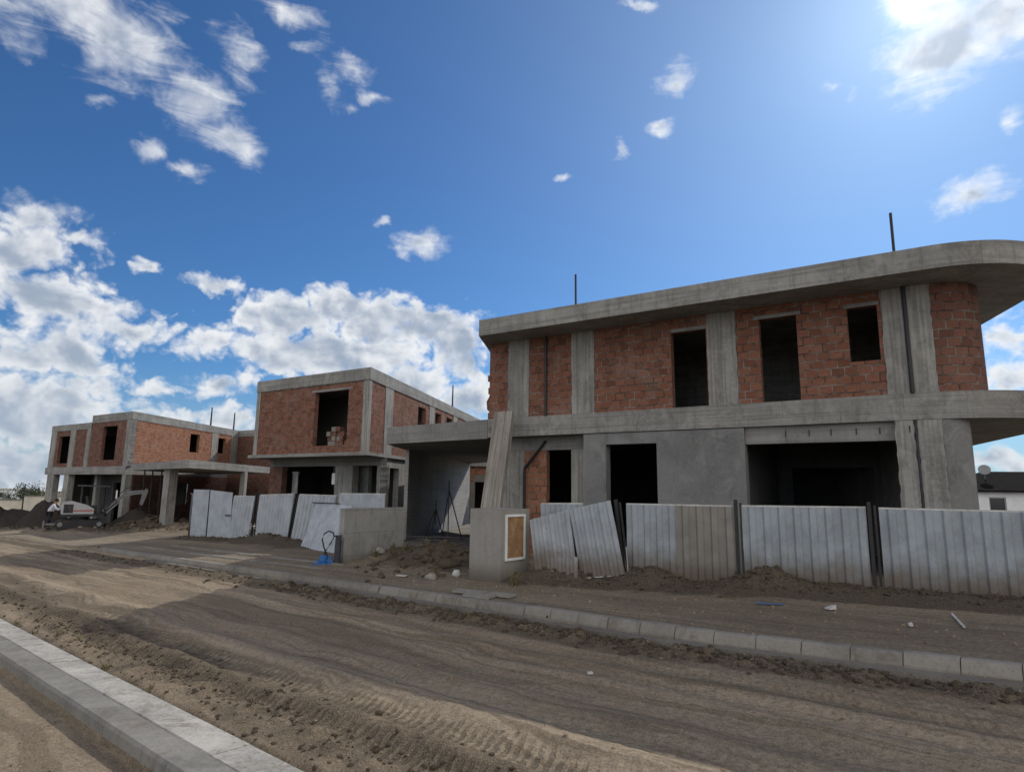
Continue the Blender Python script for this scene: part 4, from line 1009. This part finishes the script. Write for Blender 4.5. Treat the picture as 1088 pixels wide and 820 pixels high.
# ------------------------------------------------------------------ digger and worker
ex, ey = -25.55, 37.7; ez = gz(ex, ey)
d = thing('mini_excavator', 'white mini digger with dark canopy and raised grey boom on the far dirt', 'excavator', (ex, ey, ez), R(36), local=True)
def lp(name, mat, fn, parent=d, **kw):
    mb = MB(); fn(mb); return mb.build(name, M[mat], parent, **kw)
for sy in (-.75, .45):
    def trk(m):
        pts = []
        for k in range(9): an = -PI / 2 - PI * k / 8; pts.append((-.95 + .24 * math.cos(an), .25 + .24 * math.sin(an)))
        for k in range(9): an = PI / 2 - PI * k / 8; pts.append((.95 + .24 * math.cos(an), .25 + .24 * math.sin(an)))
        n = len(pts); w = .3
        m.face([(p[0], sy, p[1]) for p in pts][::-1]); m.face([(p[0], sy + w, p[1]) for p in pts])
        for k in range(n):
            p, q = pts[k], pts[(k + 1) % n]; m.face([(p[0], sy, p[1]), (q[0], sy, q[1]), (q[0], sy + w, q[1]), (p[0], sy + w, p[1])])
        for k in range(10): m.box(-.95 + k * .2, -.88 + k * .2, sy - .012, sy + w + .012, .485, .52)
    tr = lp('track', 'machine', trk)
    lp('sprocket', 'boom', lambda m: m.tube([(-.95, sy - .03, .25), (-.95, sy + .33, .25)], .13, 12), tr)
    lp('idler', 'boom', lambda m: m.tube([(.95, sy - .03, .25), (.95, sy + .33, .25)], .13, 12), tr)
lp('undercarriage', 'machine', lambda m: (m.box(-.6, .6, -.45, .45, .2, .5), m.tube([(0, 0, .5), (0, 0, .68)], .42, 16)))
lp('dozer_blade', 'boom', lambda m: (m.box(-1.75, -1.68, -.75, .75, .05, .42), m.bar((-1.7, -.3, .25), (-.7, -.3, .25), .09), m.bar((-1.7, .3, .25), (-.7, .3, .25), .09)))
lp('deck', 'machine', lambda m: m.prism([(-.8, -.7), (1.15, -.7), (1.3, -.4), (1.3, .4), (1.15, .7), (-.8, .7), (-.95, .4), (-.95, -.4)], .68, .82))
def hood(m):
    sec = [(-.95, .83), (-1.0, 1.2), (-.9, 1.52), (-.45, 1.56), (.25, 1.36), (.62, 1.12), (.62, .83)]
    m.face([(x, -.68, z) for x, z in sec][::-1]); m.face([(x, .68, z) for x, z in sec])
    for k in range(len(sec)):
        p, q = sec[k], sec[(k + 1) % len(sec)]; m.face([(p[0], -.68, p[1]), (q[0], -.68, q[1]), (q[0], .68, q[1]), (p[0], .68, p[1])])
hd = lp('engine_hood', 'paintw', hood)
lp('louvre', 'machine', lambda m: m.box(-.86, -.4, -.70, -.683, .9, 1.4), hd)
lp('stripe', 'red', lambda m: m.box(-.38, .6, -.695, -.683, 1.0, 1.06), hd)
lp('seat', 'machine', lambda m: (m.box(.3, .8, -.25, .3, .83, 1.3), m.hexa([(.25, -.25, 1.3), (.38, -.25, 1.3), (.38, .3, 1.3), (.25, .3, 1.3)], [(.15, -.22, 1.85), (.25, -.22, 1.85), (.25, .27, 1.85), (.15, .27, 1.85)])))
lp('lever', 'machine', lambda m: (m.tube([(1.0, -.2, .82), (1.0, -.2, 1.4)], .025, 6), m.tube([(1.0, .2, .82), (1.05, .2, 1.4)], .025, 6)))
for x, y in ((-.05, -.6), (-.05, .6), (1.15, -.6), (1.15, .6)):
    lp('canopy_post', 'machine', lambda m: m.tube([(x, y, 1.2 if x < 0 else .82), (x, y, 2.46)], .035, 8))
lp('canopy_roof', 'machine', lambda m: m.hexa([(-.3, -.75, 2.44), (1.35, -.75, 2.40), (1.35, .75, 2.40), (-.3, .75, 2.44)], [(-.25, -.7, 2.52), (1.3, -.7, 2.48), (1.3, .7, 2.48), (-.25, .7, 2.52)]))
lp('windscreen', 'glass_d', lambda m: m.box(1.20, 1.22, -.55, .55, 1.65, 2.36))
lp('mirror', 'white', lambda m: m.box(1.62, 1.7, -.78, -.72, 1.72, 2.22))
bo = lp('boom', 'boom', lambda m: (m.bar((1.1, -.05, .95), (1.75, -.05, 1.6), .15, .15), m.bar((1.7, -.05, 1.55), (2.15, -.05, 1.93), .15, .19), m.bar((2.08, -.05, 1.88), (2.5, -.05, 2.0), .14, .17)))
lp('boom_cylinder', 'galv', lambda m: m.tube([(1.3, -.05, .85), (1.9, -.05, 1.5)], .045, 8), bo)
st = lp('stick', 'boom', lambda m: (m.bar((2.4, -.05, 1.98), (3.3, -.05, 2.1), .13, .14), m.bar((2.3, -.05, 2.14), (3.1, -.05, 2.22), .06, .06)))
lp('stick_cylinder', 'galv', lambda m: m.tube([(2.2, -.05, 2.06), (3.2, -.05, 2.2)], .035, 8), st)
lp('bucket', 'boom', lambda m: (m.hexa([(3.0, -.3, 1.35), (3.12, -.3, 1.3), (3.12, .2, 1.3), (3.0, .2, 1.35)], [(3.1, -.3, 2.15), (3.38, -.3, 2.2), (3.38, .2, 2.2), (3.1, .2, 2.15)]), m.bar((3.2, -.05, 2.1), (3.3, -.05, 2.3), .2, .14)))
lp('hydraulic_hose', 'blackrubber', lambda m: m.tube([(1.2, -.2, 1.0), (1.6, -.2, 1.75), (2.2, -.18, 2.35), (2.8, -.16, 2.5), (3.1, -.1, 2.35)], .025, 6))

def skin_body(name, verts, edges, radii, mat, parent, root=0):
    me = bpy.data.meshes.new(name); me.from_pydata(verts, edges, []); me.materials.append(mat)
    o = bpy.data.objects.new(name, me); COL.objects.link(o)
    o.modifiers.new('skin', 'SKIN').use_smooth_shade = True
    for i, rr in enumerate(radii):
        sv = me.skin_vertices[0].data[i]; sv.radius = rr if isinstance(rr, tuple) else (rr, rr); sv.use_root = (i == root)
    sb = o.modifiers.new('sub', 'SUBSURF'); sb.levels = 2; sb.render_levels = 2
    o.parent = parent; ROOT[o.name] = Vector((0, 0, 0)); return o
wx_, wy_ = -28.25, 38.9; wz = gz(wx_, wy_)
pr = thing('person', 'dark-haired worker in pale shirt and dark trousers standing behind the digger', 'person', (wx_, wy_, wz), R(36), local=True)
# faces +x, leaning forward with one arm reaching out
V = [(0, 0, .93), (.05, 0, 1.12), (.13, 0, 1.32), (.2, 0, 1.45), (.25, 0, 1.53), (.3, 0, 1.63), (.31, 0, 1.74),
     (0, .1, .88), (.05, .12, .48), (-.02, .12, .08), (.12, .13, .04),
     (0, -.1, .88), (-.03, -.12, .48), (-.12, -.12, .08), (.02, -.13, .04),
     (.16, .19, 1.40), (.34, .24, 1.18), (.58, .2, 1.2), (.68, .19, 1.22),
     (.16, -.19, 1.40), (.28, -.24, 1.14), (.5, -.2, 1.1), (.6, -.19, 1.12),
     (.41, 0, 1.63)]
Ed = [(0, 1), (1, 2), (2, 3), (3, 4), (4, 5), (5, 6), (0, 7), (7, 8), (8, 9), (9, 10), (0, 11), (11, 12), (12, 13), (13, 14), (2, 15), (15, 16), (16, 17), (17, 18), (2, 19), (19, 20), (20, 21), (21, 22), (5, 23)]
Rd = [(.14, .15), (.13, .15), (.13, .17), (.07, .07), (.055, .055), (.095, .085), (.075, .07), .085, .06, .045, .04, .085, .06, .045, .04, .065, .047, .038, .04, .065, .047, .038, .04, .02]
skin_body('body', V, Ed, Rd, M['skin'], pr)
sh = [0, 1, 2, 15, 16, 17, 19, 20, 21, 3]
skin_body('shirt', [V[i] if i != 3 else (.18, 0, 1.42) for i in sh], [(0, 1), (1, 2), (2, 3), (3, 4), (4, 5), (2, 6), (6, 7), (7, 8), (2, 9)], [(.165, .175), (.155, .175), (.155, .195), .085, .064, .052, .085, .064, .052, (.085, .085)], M['shirt'], pr)
tr = [0, 7, 8, 9, 11, 12, 13]
skin_body('trousers', [V[i] for i in tr], [(0, 1), (1, 2), (2, 3), (0, 4), (4, 5), (5, 6)], [(.17, .175), .105, .08, .065, .105, .08, .065], M['trousers'], pr)
hb = blob(.115, .105, .12, 1.1, 16, 10); hb.v = [Vector((v.x + .275, v.y, v.z + 1.615)) for v in hb.v]
hb.build('hair', M['hair'], pr, smooth=True, weld=True)
for sy in (.12, -.125):
    mb = MB(); x0 = -.08 if sy > 0 else -.18; mb.hexa([(x0, sy - .05, 0), (x0 + .28, sy - .05, 0), (x0 + .28, sy + .05, 0), (x0, sy + .05, 0)], [(x0 + .01, sy - .045, .09), (x0 + .24, sy - .04, .06), (x0 + .24, sy + .04, .06), (x0 + .01, sy + .045, .09)]); mb.build('shoe', M['blackrubber'], pr)

# dark soil heaps beside them
def heap(x, y, rx, ry, h, an, sd, lab):
    n, m_ = 60, 40; mb_v, F = [], []
    for i in range(n + 1):
        for j in range(m_ + 1):
            u, v = -1.25 + 2.5 * i / n, -1.25 + 2.5 * j / m_; px, py = u * rx, v * ry
            q = math.exp(-(u * u + v * v) * 1.7) - .1
            k = mnoise.fractal(Vector((px * .7, py * .7, sd)), 1, 2, 5)
            mb_v.append((px, py, h * (q * (1.15 + .35 * k)) + .05 * k - .05)); 
    for i in range(n):
        for j in range(m_):
            a = i * (m_ + 1) + j; F.append((a, a + m_ + 1, a + m_ + 2, a + 1))
    me = bpy.data.meshes.new('soil_heap'); me.from_pydata(mb_v, [], F); me.materials.append(M['heap'])
    o = bpy.data.objects.new('soil_heap', me); COL.objects.link(o); o.location = (x, y, gz(x, y)); o.rotation_euler = (0, 0, R(an))
    return tag(o, lab, 'soil heap')
heap(-34.2, 42.6, 4.2, 2.0, 1.35, 36, 1.0, 'long dark soil heap at the left edge in front of the pale boundary wall')
heap(-30.6, 41.8, 1.7, 1.2, 1.6, 36, 5.0, 'dark soil heap directly behind the worker')
heap(-23.0, 39.6, 2.2, 1.2, .9, 20, 9.0, 'low grey soil heap in front of the left house')

# ------------------------------------------------------------------ background
def bwall(x0, x1, y, z0, z1, lab):
    o = thing('boundary_wall', lab, 'wall', ((x0 + x1) / 2 * y, y, z0), 0)
    part(o, 'wall_face', 'cream', lambda m: m.hexa([(x0 * y, y, z0), (x1 * y, y + 1.5, z0), (x1 * y, y + 1.8, z0), (x0 * y, y + .3, z0)], [(x0 * y, y, z1), (x1 * y, y + 1.5, z1), (x1 * y, y + 1.8, z1), (x0 * y, y + .3, z1)]))
    part(o, 'coping', 'kerb', lambda m: m.hexa([(x0 * y, y - .05, z1 + .003), (x1 * y, y + 1.45, z1 + .003), (x1 * y, y + 1.85, z1 + .003), (x0 * y, y + .35, z1 + .003)], [(x0 * y, y - .05, z1 + .1), (x1 * y, y + 1.45, z1 + .1), (x1 * y, y + 1.85, z1 + .1), (x0 * y, y + .35, z1 + .1)]))
bwall(-1.15, -.7715, 64, -2.6, .1, 'lower cream boundary wall stretch at the far left')
bwall(-.7705, -.52, 64, -2.6, .54, 'taller cream boundary wall stretch behind the left house')
def tree(x, y, z, h, w, lab, sd, grp=None, n=900):
    rt = random.Random(sd)
    o = thing('tree', lab, 'tree', (x, y, z), 0, grp)
    def trunk(m):
        m.tube([(x, y, z - .2), (x + .05 * h, y, z + h * .25), (x, y, z + h * .55)], [h * .035, h * .028, h * .012], 7)
        for k in range(6):
            an = k * 1.05 + rt.random(); zz = z + h * (.25 + .05 * k)
            m.tube([(x, y, zz), (x + math.cos(an) * w * .3, y + math.sin(an) * w * .3, zz + h * .2)], [h * .014, h * .005], 5)
    part(o, 'trunk', 'bark', trunk)
    mb = MB(); cl = [(rt.gauss(0, .42) * w * .5, rt.gauss(0, .42) * w * .5, h * (.35 + .55 * rt.random() ** .8), rt.uniform(.16, .34) * w) for _ in range(16)]
    for k in range(n):
        c = rt.choice(cl); dv = Vector((rt.gauss(0, 1), rt.gauss(0, 1), rt.gauss(0, .8))).normalized() * c[3] * rt.uniform(.5, 1.05)
        p = Vector((x + c[0], y + c[1], z + c[2])) + dv; s = h * rt.uniform(.022, .05)
        a = Vector((rt.gauss(0, 1), rt.gauss(0, 1), rt.gauss(0, 1))).normalized(); b = a.orthogonal().normalized() * s; a = a * s
        mb.face([p - a, p + b * .6, p + a, p - b * .6])
    mb.build('crown', M['leaf'], o)
GT = 'trees beyond the far boundary wall'
for i, (k, Y, h, w, lab) in enumerate(((-.775, 150, 3.6, 8, 'wide dark bush-like tree beyond the far boundary wall'), (-.763, 158, 5.0, 6.5, 'taller dark tree standing out above the far boundary wall'), (-.748, 152, 3.7, 6, 'round dark tree beyond the wall just left of the left house'),
                                     (-.80, 150, 3.2, 5, 'dark tree cut by the left edge of the view'), (-.692, 150, 4.3, 6, 'dark tree seen through the open corner bay of the left house'))):
    x = k * Y; tree(x, Y, gz(x, Y), h + (SL * -0) , w, lab, 60 + i, GT)
o = thing('distant_house', 'tiny pale house with flat roof far beyond the wall at the left edge', 'house', (-.797 * 190, 190, -4.5))
part(o, 'wall', 'render', lambda m: m.box(-156, -150.3, 190, 198, -5, -.2))
part(o, 'roof', 'offwhite', lambda m: m.box(-156.3, -150, 189.7, 198.3, -.197, .2))
part(o, 'window', 'glass_d', lambda m: m.box(-153.9, -152.9, 189.93, 189.99, -2.2, -1.0))
o = thing('distant_house', 'second tiny house with low pitched roof far beyond the wall', 'house', (-.788 * 205, 205, -4.5))
part(o, 'wall', 'cream', lambda m: m.box(-164, -159.5, 205, 212, -5, -1.6))
part(o, 'roof', 'roof_d', lambda m: m.hexa([(-164.3, 204.7, -1.597), (-159.2, 204.7, -1.597), (-159.2, 212.3, -1.597), (-164.3, 212.3, -1.597)], [(-163, 208.3, -.6), (-160.5, 208.3, -.6), (-160.5, 208.7, -.6), (-163, 208.7, -.6)]))
o = thing('utility_pole', 'thin dark pole standing at the step of the far boundary wall', 'pole', (-.7707 * 63, 63, -2.4))
part(o, 'shaft', 'steel', lambda m: m.tube([(-.7707 * 63, 63, -2.6), (-.7707 * 63, 63, 1.8)], .06, 6))

# ------------------------------------------------------------------ sky, sun, camera
SUN_AZ, SUN_EL = 35.85, 36.0
sd_ = Vector((math.sin(R(SUN_AZ)) * math.cos(R(SUN_EL)), math.cos(R(SUN_AZ)) * math.cos(R(SUN_EL)), math.sin(R(SUN_EL))))
sl = bpy.data.lights.new('sun', 'SUN'); sl.energy = SUN_E; sl.angle = R(.53); sl.color = (1, .95, .87)
so = bpy.data.objects.new('sun', sl); COL.objects.link(so); so.rotation_euler = (-sd_).to_track_quat('-Z', 'Y').to_euler(); so.location = (20, 30, 40)
CLOUDS = [
    (-29.94, 32.54, 6.09, 3.31, -13.1, 0.95), (-25.19, 30.28, 4.39, 2.56, -29.1, 1.0), (-22.08, 27.87, 2.8, 1.76, -8.2, 1.0), (-32.57, 33.59, 4.51, 1.95, 23.6, 0.95),
    (-22.09, 34.06, 1.93, 2.46, 15.4, 0.7), (-35.75, 30.62, 1.59, 1.36, -26.3, 0.6), (-19.55, 38.21, 2.74, 1.06, -3.7, 0.8), (-17.37, 36.68, 1.74, 0.93, 3.5, 0.75),
    (-27.2, 25.89, 1.44, 1.09, 16.8, 0.85), (-24.64, 24.98, 1.56, 0.88, -8.8, 0.85), (-30.86, 28.35, 0.79, 0.5, 20.6, 0.6), (-36.61, 31.67, 1.77, 1.19, 3.0, 0.7),
    (-13.36, 35.12, 2.54, 1.04, -24.1, 0.55), (-12.18, 33.43, 1.46, 0.7, 8.4, 0.75), (-13.71, 32.27, 0.98, 0.57, 9.3, 0.6), (-15.5, 33.36, 1.22, 1.61, 28.5, 0.45),
    (10.75, 40.44, 2.07, 0.62, -7.0, 0.95), (13.5, 34.62, 1.85, 1.62, -17.2, 0.95), (12.4, 31.3, 1.44, 0.84, 22.9, 0.9), (8.54, 29.99, 1.09, 0.83, -4.6, 0.8),
    (4.06, 27.78, 0.71, 0.47, -1.7, 0.7), (-7.61, 21.84, 2.76, 1.22, 12.8, 1.0), (-10.75, 23.09, 0.67, 0.4, 6.1, 0.7), (-26.82, 17.28, 0.98, 0.95, 12.4, 1.0),
    (-22.47, 16.62, 2.36, 1.0, 3.7, 1.0), (32.03, 32.18, 4.42, 3.54, 7.1, 1.35), (34.95, 32.91, 3.45, 2.55, -1.6, 1.3), (30.69, 35.3, 3.48, 1.62, -21.6, 1.2),
    (35.11, 26.17, 0.9, 0.89, 19.0, 0.9), (32.86, 21.71, 2.57, 1.61, 12.7, 1.0), (26.04, 30.92, 0.88, 0.65, -16.4, 0.5), (24.68, 31.97, 0.65, 0.52, -15.7, 0.4),
    (-17.8, 14.38, 4.03, 2.74, 6.9, 1.6), (-13.6, 15.68, 3.56, 2.31, 5.7, 1.6), (-10.09, 14.56, 5.13, 3.21, 4.1, 1.7), (-6.41, 14.79, 4.12, 2.56, 2.8, 1.6),
    (-14.23, 11.46, 10.5, 3.16, -1.5, 1.6), (-4.48, 12.56, 3.15, 4.48, 2.0, 1.6), (-3.26, 8.01, 3.71, 2.94, 1.3, 1.3), (-21.5, 11.76, 3.84, 1.55, 19.5, 1.0),
    (-33.22, 19.05, 3.15, 1.89, -3.5, 1.05), (-30.87, 18.15, 2.04, 1.12, 1.8, 0.9), (-33.66, 16.35, 4.47, 3.09, 1.3, 1.3), (-31.43, 13.44, 6.35, 2.77, -16.1, 1.3),
    (-27.39, 12.05, 3.1, 1.47, -10.8, 1.1), (-31.8, 9.51, 6.34, 2.78, 1.9, 1.3), (-34.16, 5.41, 8.51, 3.32, 6.3, 1.2), (-30.27, 6.19, 5.01, 3.11, 6.1, 1.1),
    (-33.34, 1.48, 6.27, 2.91, 2.4, 1.1), (-22.6, 5.76, 5.41, 1.24, 4.2, 0.95), (-21.57, 8.36, 3.72, 1.1, 11.8, 0.9), (-25.05, 7.47, 3.49, 1.2, 18.9, 0.8),
    (-21.67, 5.44, 3.65, 1.56, 3.9, 1.0), (-24.57, 12.35, 1.18, 0.76, 8.6, 0.9), (-8.44, 9.12, 7.29, 3.08, 2.5, 1.2), (-32.25, 4.25, 7.07, 3.14, 4.8, 1.3),
    (-31.47, 0.88, 7.13, 2.72, 1.8, 1.2), (33.63, 11.08, 2.5, 1.89, -9.5, 1.1), (33.54, 8.37, 2.69, 1.89, -7.0, 1.1), (32.46, 2.22, 2.7, 1.48, -1.1, 1.1),
    (34.72, 5.58, 2.54, 0.92, -4.6, 0.9),
]

w = bpy.data.worlds.new('World'); S.world = w; w.use_nodes = True
nt = NT(w.node_tree); nt.n.clear()
wo = nt.new('ShaderNodeOutputWorld'); bg = nt.new('ShaderNodeBackground'); nt.l.new(bg.outputs[0], wo.inputs[0])
sky = nt.new('ShaderNodeTexSky', sky_type='NISHITA'); sky.sun_disc = False
sky.sun_elevation = R(SUN_EL); sky.sun_rotation = R(SUN_AZ); sky.air_density = 1.0; sky.dust_density = .35; sky.ozone_density = 3.0; sky.altitude = 200
tc = nt.new('ShaderNodeTexCoord'); dr = nt.vmath('NORMALIZE', tc.outputs['Generated'])
sp = nt.new('ShaderNodeSeparateXYZ'); nt.put(sp, 0, dr)
azn = nt.math('MULTIPLY', nt.math('ARCTAN2', sp.outputs[0], sp.outputs[1]), 57.29578 * .85)
eln = nt.math('MULTIPLY', nt.math('ARCSINE', sp.outputs[2]), 57.29578)
cb = nt.new('ShaderNodeCombineXYZ'); nt.put(cb, 0, azn); nt.put(cb, 1, eln); ang = cb.outputs[0]
def field(vec):
    """cloud cover over (azimuth, elevation): soft ellipses broken up by turbulence"""
    wp = nt.new('ShaderNodeTexNoise', noise_dimensions='2D'); nt.put(wp, 'Vector', vec); nt.put(wp, 'Scale', .22); nt.put(wp, 'Detail', 5.0); nt.put(wp, 'Roughness', .6)
    v = nt.vmath('ADD', vec, nt.vmath('MULTIPLY', nt.vmath('SUBTRACT', wp.outputs['Color'], (.5, .5, .5)), (3.0, 2.4, 0)))
    best = None
    for (x, y, rx, ry, ro, wt) in CLOUDS:
        mp = nt.new('ShaderNodeMapping', vector_type='TEXTURE'); nt.put(mp, 0, v)
        mp.inputs['Location'].default_value = (x, y, 0); mp.inputs['Rotation'].default_value = (0, 0, R(ro)); mp.inputs['Scale'].default_value = (rx, ry, 1)
        ln = nt.vmath('LENGTH', mp.outputs[0], out=1)
        q = nt.math('MULTIPLY', nt.math('SUBTRACT', 1.0, ln), wt)
        best = q if best is None else nt.math('SMOOTH_MAX', best, q, .18)
    best = nt.math('MINIMUM', nt.math('MAXIMUM', best, -.8), 1.0)
    n1 = nt.noise(vec, .36, 9, .56, .2, '2D')
    sm = nt.new('ShaderNodeMapping'); nt.put(sm, 0, vec); sm.inputs['Rotation'].default_value = (0, 0, R(38)); sm.inputs['Scale'].default_value = (.2, .62, 1)
    n2 = nt.noise(sm.outputs[0], 1.0, 10, .62, .5, '2D')
    hi = nt.mapr(eln, 17, 24)
    n1 = nt.math('ADD', nt.math('MULTIPLY', n1, nt.math('SUBTRACT', 1.0, hi)), nt.math('MULTIPLY', n2, hi))
    vo = nt.new('ShaderNodeTexVoronoi', voronoi_dimensions='2D', feature='SMOOTH_F1'); nt.put(vo, 'Vector', v); nt.put(vo, 'Scale', .62); nt.put(vo, 'Detail', 2.0); nt.put(vo, 'Roughness', .55); nt.put(vo, 'Smoothness', .35)
    bil = nt.math('MULTIPLY', nt.math('SUBTRACT', .62, vo.outputs['Distance']), nt.mapr(eln, 16, 24, .8, .25))
    return best, nt.math('ADD', nt.math('ADD', best, bil), nt.math('MULTIPLY', nt.math('SUBTRACT', n1, .5), 1.45))
BEST, D0 = field(ang)
tos = Vector((SUN_AZ * .85, SUN_EL + 6, 0))
sv = nt.vmath('NORMALIZE', nt.vmath('SUBTRACT', tuple(tos), ang))
def puff(v):
    return nt.noise(v, .2, 4, .5, .2, '2D')
relief = nt.math('SUBTRACT', puff(nt.vmath('ADD', ang, nt.vmath('MULTIPLY', sv, (.75, .75, 0)))), puff(ang))
alpha = nt.mapr(D0, -.1, nt.mapr(eln, 15, 25, .72, 1.1))
shade = nt.mapr(nt.math('ADD', nt.math('ADD', nt.math('MULTIPLY', BEST, .75), nt.math('MULTIPLY', D0, .22)), nt.math('MULTIPLY', relief, 2.0)), .4, 1.25)
lowel = nt.mapr(eln, 1, 14, .75, 1)
cw = nt.mix(shade, c3(CL_WHITE), c3(CL_GREY))
cw = nt.mix(nt.math('SUBTRACT', 1.0, lowel), cw, c3((CL_GREY[0] * 1.1, CL_GREY[1] * 1.1, CL_GREY[2] * 1.05)))
sdot = nt.vmath('DOT_PRODUCT', dr, tuple(sd_), out=1); sdot = nt.math('MAXIMUM', sdot, 0)
g1 = nt.math('MULTIPLY', nt.math('POWER', sdot, 9.0), GLOW[0]); g2 = nt.math('MULTIPLY', nt.math('POWER', sdot, 160.0), GLOW[1]); g3 = nt.math('MULTIPLY', nt.math('POWER', sdot, 5000.0), GLOW[2])
glow = nt.math('ADD', g1, nt.math('ADD', g2, g3))
skc = nt.mix(1.0, sky.outputs[0], c3(SKY_TINT), 'MULTIPLY')
skc = nt.mix(nt.mapr(eln, -2, 11, HAZE, 0), skc, c3(HAZE_C))
# unseen bright cloud added behind the viewer to fill the shaded house fronts
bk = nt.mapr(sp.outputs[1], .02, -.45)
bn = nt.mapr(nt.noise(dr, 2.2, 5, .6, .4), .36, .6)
skc = nt.mix(nt.math('MULTIPLY', nt.math('MULTIPLY', bk, bn), nt.mapr(eln, -3, 3)), skc, c3(BACK_FILL))
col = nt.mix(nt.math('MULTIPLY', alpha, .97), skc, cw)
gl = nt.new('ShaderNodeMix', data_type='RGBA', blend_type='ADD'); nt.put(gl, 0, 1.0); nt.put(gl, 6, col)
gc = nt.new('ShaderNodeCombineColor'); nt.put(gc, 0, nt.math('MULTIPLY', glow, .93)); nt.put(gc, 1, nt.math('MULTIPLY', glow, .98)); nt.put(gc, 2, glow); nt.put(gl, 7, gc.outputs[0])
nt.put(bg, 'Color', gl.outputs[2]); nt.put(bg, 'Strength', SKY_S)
w.cycles.sampling_method = 'MANUAL'; w.cycles.sample_map_resolution = 512

cam = bpy.data.cameras.new('camera'); co = bpy.data.objects.new('camera', cam); COL.objects.link(co)
cam.sensor_fit = 'HORIZONTAL'; cam.sensor_width = 36; cam.lens = 660 / 1088 * 36; cam.clip_start = .05; cam.clip_end = 5000
PITCH, ROLL = math.atan(109 / 660), R(.68)
co.matrix_world = Matrix.Translation((0, 0, 1.9)) @ Matrix.Rotation(PI / 2 + PITCH, 4, 'X') @ Matrix.Rotation(ROLL, 4, 'Z')
S.camera = co
S.view_settings.view_transform = 'Standard'; S.view_settings.look = 'None'; S.view_settings.exposure = 0; S.view_settings.gamma = 1
S.cycles.max_bounces = 5; S.cycles.diffuse_bounces = 3; S.cycles.glossy_bounces = 2; S.cycles.use_denoising = True
